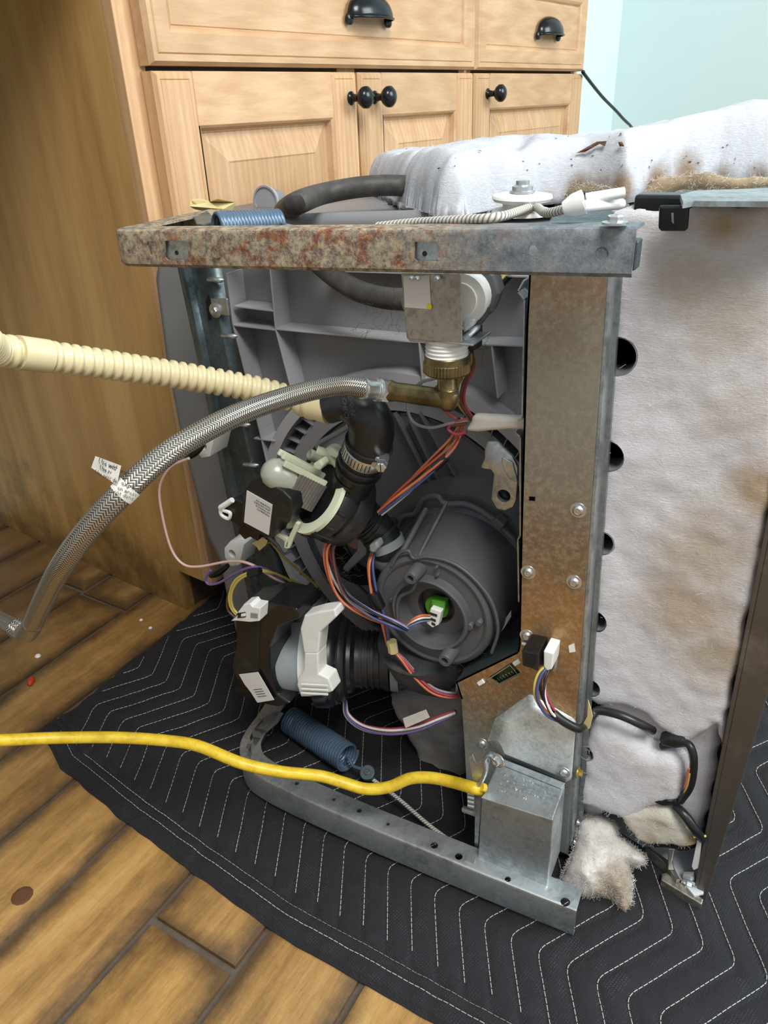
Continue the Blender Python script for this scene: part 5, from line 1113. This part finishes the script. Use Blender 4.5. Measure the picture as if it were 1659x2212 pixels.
# left loose leads
for cpts, c, r_ in (([(408,990),(368,1010),(345,1055),(352,1120),(370,1185),(395,1218),(430,1224),(500,1212),(545,1220),(590,1248),(620,1262)], 'pink', .0014),
                    ([(455,1232),(444,1250),(452,1262),(475,1258),(510,1238),(548,1224),(580,1232),(610,1254),(640,1282),(660,1310)], 'purple', .0014),
                    ([(516,1328),(503,1312),(500,1285),(512,1258),(538,1240),(565,1234),(600,1242),(640,1258),(672,1272),(681,1276),(683,1266),(660,1244),(620,1210),(590,1180),(578,1170)], 'yellow', .0014),
                    ([(514,1332),(498,1310),(496,1280),(510,1252),(540,1236),(570,1232),(610,1246),(645,1268)], 'yellow', .0014),
                    ([(512,1336),(494,1320),(491,1296),(498,1268)], 'brown', .0014),
                    ([(575,1165),(600,1200),(618,1240),(640,1280),(655,1305)], 'black', .0013),
                    ([(580,1160),(600,1178),(612,1196),(628,1190)], 'grey', .0015)):
    wire([W(x, y, .035 if x < 560 else .035+(x-560)*.0007) for x, y in cpts], c, dw, r_)
for cpts in ([(438,962),(420,976),(402,990)], [(492,1222),(470,1236),(455,1244)]):
    mb = MB(); P_ = spline([W(x, y, .05 if False else .085) for x, y in cpts], 5); P_ = [D(cpts[0][0], cpts[0][1], .80), D(cpts[1][0], cpts[1][1], .77), D(cpts[2][0], cpts[2][1], .73)] if False else P_
    mb.tube(P_, [.0026+.0022*math.sin(math.pi*i/(len(P_)-1)) for i in range(len(P_))], 12); mb.obj('heat_shrink', MAT['blackg'], dw, smooth=60)
mb = MB(); mb.tube([W(538,1241,.034), W(562,1233,.035)], .0034, 12); mb.obj('tape_sleeve', MAT['blackg'], dw, smooth=60)
mb = MB(); mb.prism([W(*p, .034) for p in [(544,1174),(566,1160),(578,1168),(574,1178),(560,1190),(553,1180)]], (0,.0008,0)); mb.obj('masking_flag', MAT['tapey'], dw, smooth=0)
# socket harness going round the panel edge
bundle('', [W(1184,1438,.040), W(1170,1462,.034), W(1168,1500,.030), W(1185,1535,.032), W(1210,1555,.036)], ['navy','yellow','orange','black','brown','red','white','black'], dw, .0042, .0012, 1.2, sd=9)
tubef([W(1195,1540,.034), W(1220,1560,.034), W(1250,1574,.040), W(1266,1566,.055), W(1280,1545,.068), W(1295,1535,.072), W(1340,1545,.070), W(1385,1565,.072), W(1410,1578,.082)], .0038, 'rubber', 'taped_harness', dw, 14)
mb = MB(); pts_ = [(1270,1512),(1276,1530),(1280,1548),(1274,1574),(1262,1578),(1258,1566),(1268,1548)]; mb.prism([W(*p, .048) for p in pts_], (0,.0015,0)); mb.obj('masking_flag', MAT['tapey'], dw, smooth=0, bevel=.0004)
tubef([W(1430,1612,.084), W(1480,1605,.078), W(1496,1625,.074), W(1498,1660,.074), W(1490,1700,.076), W(1470,1730,.080)], .0034, 'rubber', 'taped_harness', dw, 12)
wire([W(1490,1670,.072), W(1484,1700,.074), W(1472,1725,.078)], 'yellow', dw); wire([W(1488,1660,.071), W(1480,1700,.073)], 'orange', dw)
tubef([W(1460,1742,.080), W(1478,1760,.074), W(1500,1790,.072), W(1518,1812,.078)], .0042, 'rubber', 'taped_harness', dw, 12)
wire([W(1498,1808,.071), W(1525,1806,.076)], 'yellow', dw)
tubef([D(1060,640,.66), D(1085,610,.66), D(1120,575,.66)], .0035, 'rubber', 'taped_harness', dw, 10); wire([D(1055,632,.65), D(1080,606,.65), D(1110,575,.65)], 'yellow', dw)
# ================================================================== INSULATION
ip_ = 0
SPOT = [(tuple(W(1490,620,.08)), .035, .5), (tuple(W(1640,1060,.08)), .035, 1.0), (tuple(W(1520,1130,.08)), .03, .55), (tuple(W(1530,1200,.08)), .05, .75), (tuple(W(1480,1330,.08)), .055, .8), (tuple(W(1560,1420,.08)), .05, .8), (tuple(W(1575,700,.08)), .04, .5), (tuple(W(1560,490,.08)), .02, 1.0), (tuple(W(1600,900,.08)), .04, .4)]
mw = m_wool('stained_white_wool', SPOT, 'dddce0', 'bba37e', .85)
T = lambda px, y: W(px, y, .088)
ip = [(1318,452),(1420,446),(1700,440),(1700,700),(1690,1000),(1658,1154),(1607,1380),(1560,1612),(1548,1560),(1500,1592),(1475,1606),(1450,1590),(1415,1570),(1395,1540),(1340,1522),(1290,1520),(1262,1500),(1268,1400),(1285,1157),(1322,700)]
fpad = thing('front_insulation', W(1400,1000,.1), 'upright white wool insulation pad with tan water stains beside the door edge', 'insulation')
pad = wool('wool_pad', [T(x, y) for x, y in ip], yplane(.092), .010, mw, fpad, step=.0032, edge=.008, seed=11, rough=.0012, back=.004, fibres=500)
holes = ((1332,771,34),(1312,986,30),(1297,1174,26),(1285,1342,24),(1274,1486,22))
HC = [(W(x, y, .082), r_*.00042) for x, y, r_ in holes]+[(W(1263,1628,.082), .0085)]
def punch(ob, circ, m=.0):
    me = ob.data; bm = bmesh.new(); bm.from_mesh(me)
    for c, r_ in circ:
        dl = [f for f in bm.faces if all((V((v.co.x-c.x, v.co.z-c.z))).length < r_+.0002 for v in f.verts)]
        bmesh.ops.delete(bm, geom=dl, context='FACES')
        for v in bm.verts:
            d = V((v.co.x-c.x, v.co.z-c.z)); L = d.length
            if L < r_: d = d.normalized()*r_; v.co.x = c.x+d.x; v.co.z = c.z+d.y
    bm.to_mesh(me); bm.free()
punch(pad, HC)
for c, r_ in HC:
    mb = MB(); mb.lathe(frame(V((c.x, .083, c.z)), (0,1,0)), [(0,r_+.0004),(-.0002,r_-.0012),(.010,r_-.0016),(.026,r_-.0018)], 40, caps=False); rg = mb.obj('vent_ring', MAT['grey'], fpad, smooth=50)
    mb = MB(); mb.lathe(frame(V((c.x, .105, c.z)), (0,1,0)), [(0,r_),(.001,r_),(.001,0)], 30); mb.lathe(frame(V((c.x, .105, c.z)), (0,1,0)), [(0,0),(0,r_)], 30); mb.obj('vent_cavity_shade', MAT['void'], fpad, smooth=0)
# strip behind, lower pad, lowest stained piece
bs = wool('rear_pad', [W(x, y, .100) for x, y in [(1395,1520),(1590,1400),(1566,1540),(1540,1697),(1512,1830),(1495,1800),(1480,1760),(1440,1720),(1260,1770),(1250,1700),(1300,1500)]], yplane(.104), .009, m_wool('clean_white_wool', [], 'dddce0'), fpad, step=.004, edge=.008, seed=21, rough=.0012, back=.003)
lw_poly = [(1272,1560),(1290,1546),(1330,1545),(1375,1578),(1410,1602),(1450,1612),(1478,1632),(1492,1660),(1484,1690),(1478,1712),(1466,1724),(1452,1718),(1440,1722),(1410,1728),(1398,1742),(1350,1752),(1300,1735),(1252,1725),(1250,1700),(1262,1640)]
lw_ = thing('lower_insulation', W(1370,1650,.09), 'clean white wool pad below the black harness, beside the front panel', 'insulation')
lpad = wool('wool_pad', [W(x, y, .090) for x, y in lw_poly], yplane(.0905), .016, m_wool('soft_white_wool', [], 'e2e1e4'), lw_, step=.0028, edge=.014, seed=31, rough=.0011, back=.004, fibres=1200)
punch(lpad, [(W(1263,1628,.078), .0085)])
mb = MB(); c = W(1268,1628,.077); mb.lathe(frame(c, (0,1,0)), [(0,.0080),(.014,.0070)], 30, caps=False); mb.obj('vent_ring', MAT['grey'], lw_, smooth=50); mb = MB(); mb.lathe(frame(c+V((0,.012,0)), (0,1,0)), [(0,0),(0,.0085)], 24); mb.obj('vent_cavity_shade', MAT['void'], lw_, smooth=0)
for pl_ in ([(1422,1598),(1445,1594),(1478,1600),(1480,1616),(1455,1618),(1430,1612)], [(1400,1728),(1425,1724),(1462,1728),(1466,1742),(1430,1744)]): rbox(pl_, .0765, .088, 'harness_gap_shade', MAT['rubber'], lw_, bevel=.002)  # black patches painted in for the shaded gaps in the wool
st = thing('stained_insulation', W(1430,1780,.08), 'scorched-edged cream wool piece at the bottom of the insulation above the side plate', 'insulation')
wool('wool_pad', [W(x, y, .086) for x, y in [(1340,1735),(1400,1730),(1440,1728),(1462,1735),(1480,1762),(1500,1792),(1508,1812),(1490,1818),(1455,1812),(1400,1808),(1375,1796),(1352,1772)]], yplane(.087), .013, m_wool('cream_stained_wool', [(tuple(W(1425,1775,.08)), .012, .6), (tuple(W(1410,1806,.08)), .012, 1.0), (tuple(W(1490,1812,.08)), .012, 1.0)], 'd8d2c2', 'a88a58'), st, step=.0022, edge=.010, seed=41, rough=.0014, back=.003, fibres=500)
wool('charred_edge', [W(x, y, .092) for x, y in [(1372,1788),(1400,1802),(1450,1808),(1510,1812),(1505,1826),(1470,1832),(1420,1826),(1385,1808)]], yplane(.0925), .006, plain('charred_wool', hx('221c17'), .95, 0, .4, 60, .6, .002), st, step=.003, edge=.006, seed=43)
# wool clump on the blanket
cl = thing('wool_clump', Z(1300,1880,.02), 'loose torn tuft of dirty white wool on the blanket beside the rail end', 'insulation')
cps = [(1252,1775),(1290,1762),(1318,1775),(1332,1806),(1360,1822),(1392,1856),(1388,1868),(1358,1868),(1366,1905),(1362,1945),(1352,1972),(1320,1950),(1262,1936),(1222,1932),(1208,1900),(1236,1862),(1246,1815)]
mcl = m_wool('dirty_wool', [(tuple(Z(1325,1925,.02)), .03, 1.0), (tuple(Z(1348,1960,.01)), .02, 1.0), (tuple(Z(1270,1790,.03)), .02, .5)], 'dcd7d0', '8a7252')
a0 = V((-.01,.05,.02)); tl_n = V((.1,-.62,.78)).normalized(); ua = V((1,0,0)); ua = (ua-tl_n*ua.dot(tl_n)).normalized(); va = tl_n.cross(ua)
def onplane(px, py, o, n_): r = ray(px, py); return CAM+r*((o-CAM).dot(n_)/r.dot(n_))
oo = V((.01,.045,.012)); wool('wool_tuft', [onplane(x, y, oo, tl_n) for x, y in cps], (oo, ua, va, tl_n), .020, mcl, cl, step=.0020, edge=.020, seed=51, rough=.0066, back=.004, fibres=4000, fn=lambda x, y: .006*noise.noise(V((x*35, y*35, 7))))
# big slab lying on top
sb = thing('top_insulation', Z(1200,330,.62), 'thick white wool insulation slab draped over the top side of the machine', 'insulation')
def sp_(px, py, z): return Z(px, py, z)
outline = [Z(*p, .590) for p in [(792,400),(830,412),(868,436),(900,448),(945,466),(1000,464),(1060,452),(1130,446),(1180,440),(1222,436),(1262,432),(1300,434),(1345,438)]]+[Z(*p, .590) for p in [(1420,424),(1500,414),(1580,409),(1660,405),(1900,396)]]
outline = [V((p.x, p.y, 0)) for p in outline]+[V((.34,.56,0)), V((.05,.58,0)), V((-.12,.60,0)), V((-.28,.60,0)), V((-.40,.56,0))]
def hfn(x, y): return -.010*max(0, min(1, (-.22-x)/.1))+.15*max(0, x+.15)-.012*max(0, (y-.40)/.15)+.006*noise.noise(V((x*6, y*6, 1)))-.006*math.exp(-((x+.185+.3*(y-.3))/.009)**2)*(1 if y < .42 else .3)-.006*math.exp(-((x+.27-.2*(y-.25))/.006)**2)*(1 if y < .36 else 0)
so = wool('wool_slab', [p+V((0,0,.590)) for p in outline], zplane(.590), .044, m_wool('slab_wool', [(tuple(W(1250,418,.34)), .03, 1.0), (tuple(W(1320,412,.37)), .035, .8), (tuple(W(1430,385,.41)), .04, 1.0), (tuple(W(1480,368,.41)), .04, .9), (tuple(W(1560,372,.42)), .035, .9), (tuple(W(1640,378,.43)), .035, .9), (tuple(W(1180,430,.33)), .02, .5)], 'c9cbd1', '8f7552', .9), sb, step=.0036, edge=.022, seed=61, rough=.0016, back=.001, fn=hfn, fibres=1500)
rnd = random.Random(4); fl = MB(); 
for q in range(38):
    px, py = rnd.uniform(850,1640), rnd.uniform(290,370); r = ray(px, py); hit = None
    o = so
    ok, loc, nrm_, idx = o.ray_cast(CAM, r)
    if ok: s_ = rnd.uniform(.0008,.0022); fl.add([loc+nrm_*.0004+V((rnd.uniform(-s_,s_), rnd.uniform(-s_,s_), rnd.uniform(0,s_))) for _ in range(4)], [(0,1,2),(0,2,3),(0,3,1),(1,3,2)])
fl.obj('wood_specks', MAT['brown'], sb, smooth=0, kind='stuff')
from mathutils.bvhtree import BVHTree
BV = BVHTree.FromPolygons([v.co for v in so.data.vertices], [tuple(p.vertices) for p in so.data.polygons])
def drape(o, px, py):
    for k in range(30):
        loc, n_, i, ds = BV.ray_cast(CAM, ray(px, py-4*k))
        if loc is not None: return loc+n_*.0012
    return Z(px, py, .6)
sp_pts = [((1248,418),.017,1.0),((1300,420),.017,.8),((1345,408),.018,.9),((1420,392),.022,1.0),((1480,376),.024,.9),((1560,380),.017,.9),((1640,382),.017,.9),((1180,434),.014,.5)]
so.data.materials[0] = m_wool('slab_wool_stained', [(tuple(drape(so, *p)), r_, k_) for p, r_, k_ in sp_pts], 'c9cbd1', '8a6d48', .95)
for sd_, (pl_, mt_) in enumerate((([(1205,440),(1212,420),(1232,406),(1262,398),(1298,400),(1330,412),(1348,428),(1340,438),(1318,436),(1296,428),(1268,424),(1240,434),(1224,446)], 'olive_matted_wool'), ([(1350,428),(1376,414),(1400,396),(1440,382),(1500,376),(1580,380),(1680,384),(1680,404),(1560,408),(1500,410),(1450,420),(1400,434),(1370,436)], 'tan_matted_wool'))):
    yy_ = min(drape(so, *p).y for p in pl_[2:6])+.004
    wool('matted_edge', [W(x, y, yy_) for x, y in pl_], yplane(yy_), .007, m_wool(mt_, [], ('8f8570', 'bca88a')[sd_], dirty=.8), sb, step=.0026, edge=.008, seed=71+sd_, rough=.002, back=.012, fibres=900)
for i, pl_ in enumerate(([(1243,332),(1262,322),(1290,308),(1312,306),(1308,318),(1296,312),(1262,330)], [(1337,308),(1346,308),(1350,318),(1340,318)])):
    q = [drape(so, *p) for p in pl_]; m_ = sum(((p-CAM).length for p in q))/len(q); q = [CAM+(p-CAM).normalized()*(min((p-CAM).length, m_)-.002) for p in q]; mb = MB(); mb.prism(q, ray(1290,315)*-.0012); mb.obj('bark_flake', MAT['brown'], None, smooth=0, label=('long curled brown bark flake on the top wool slab', 'small brown bark chip beside the long flake')[i], cat='debris')
# ================================================================== SMALL THINGS
c = Z(68,1475,.0); mb = MB(); f_ = frame(c+V((0,0,.003)), Z(72,1466,0)-Z(64,1484,0)); mb.lathe(f_, [(-.0085,0),(-.007,.0026),(-.003,.0042),(.003,.0044),(.007,.0028),(.0085,0)], 14); mb.obj('red_crumb', MAT['red'], None, smooth=60, label='small red crumb on the tile floor at the far left', cat='debris')
for i, (px, py, s_, lb) in enumerate(((82,1418,.0045,'white plaster crumb on the tile above the red crumb'), (325,1357,.003,'tiny pale crumb on the tile left of the blanket'), (305,1340,.003,'tiny pale crumb near the foot of the panel'))):
    c = Z(px, py, 0); mb = MB(); mb.lathe(frame(c+V((0,0,.0005)), (0,0,1)), [(0,s_),(s_*.5,s_*.7),(s_*.7,0)], 6); mb.obj('crumb', MAT['white'], None, smooth=0, label=lb, cat='debris')
# masking tape scrap on the rear hook
mb = MB(); P_ = [(412,432),(432,428),(452,436),(470,430),(508,437),(500,456),(482,452),(470,466),(450,458),(420,452),(410,446)]
vs = [D(x, y, .80+.012*math.sin(x*.09)) for x, y in P_]; mb.prism(vs, (0,.001,.0)); mb.obj('masking_tape', MAT['tapey'], None, smooth=0, label='crumpled yellow masking tape scrap stuck on the rear end of the upper rail', cat='tape')
# lint threads
def lint(region, n, y, parent, name='lint', sd=1, L=.02, r=.00012):
    rnd = random.Random(sd); mb = MB()
    for q in range(n):
        p = W(rnd.uniform(region[0], region[2]), rnd.uniform(region[1], region[3]), y); d = V((rnd.gauss(0,1), rnd.gauss(0,.4), rnd.gauss(0,1))).normalized(); pts = [p]
        for k in range(10): d = (d+V((rnd.gauss(0,.5), rnd.gauss(0,.25), rnd.gauss(0,.5)))).normalized(); pts.append(pts[-1]+d*L/10)
        mb.tube(pts, r, 3, caps=False)
    return mb.obj(name, MAT['hair'], parent, smooth=0, kind='stuff')
lint((780,640,880,720), 26, .09, dw, sd=1); lint((960,1440,1000,1600), 18, .055, dw, sd=2); lint((725,1200,760,1260), 14, .045, dw, sd=3); lint((1040,1420,1110,1450), 14, .08, dw, sd=4); lint((1030,740,1060,760), 6, .05, dw, sd=6)
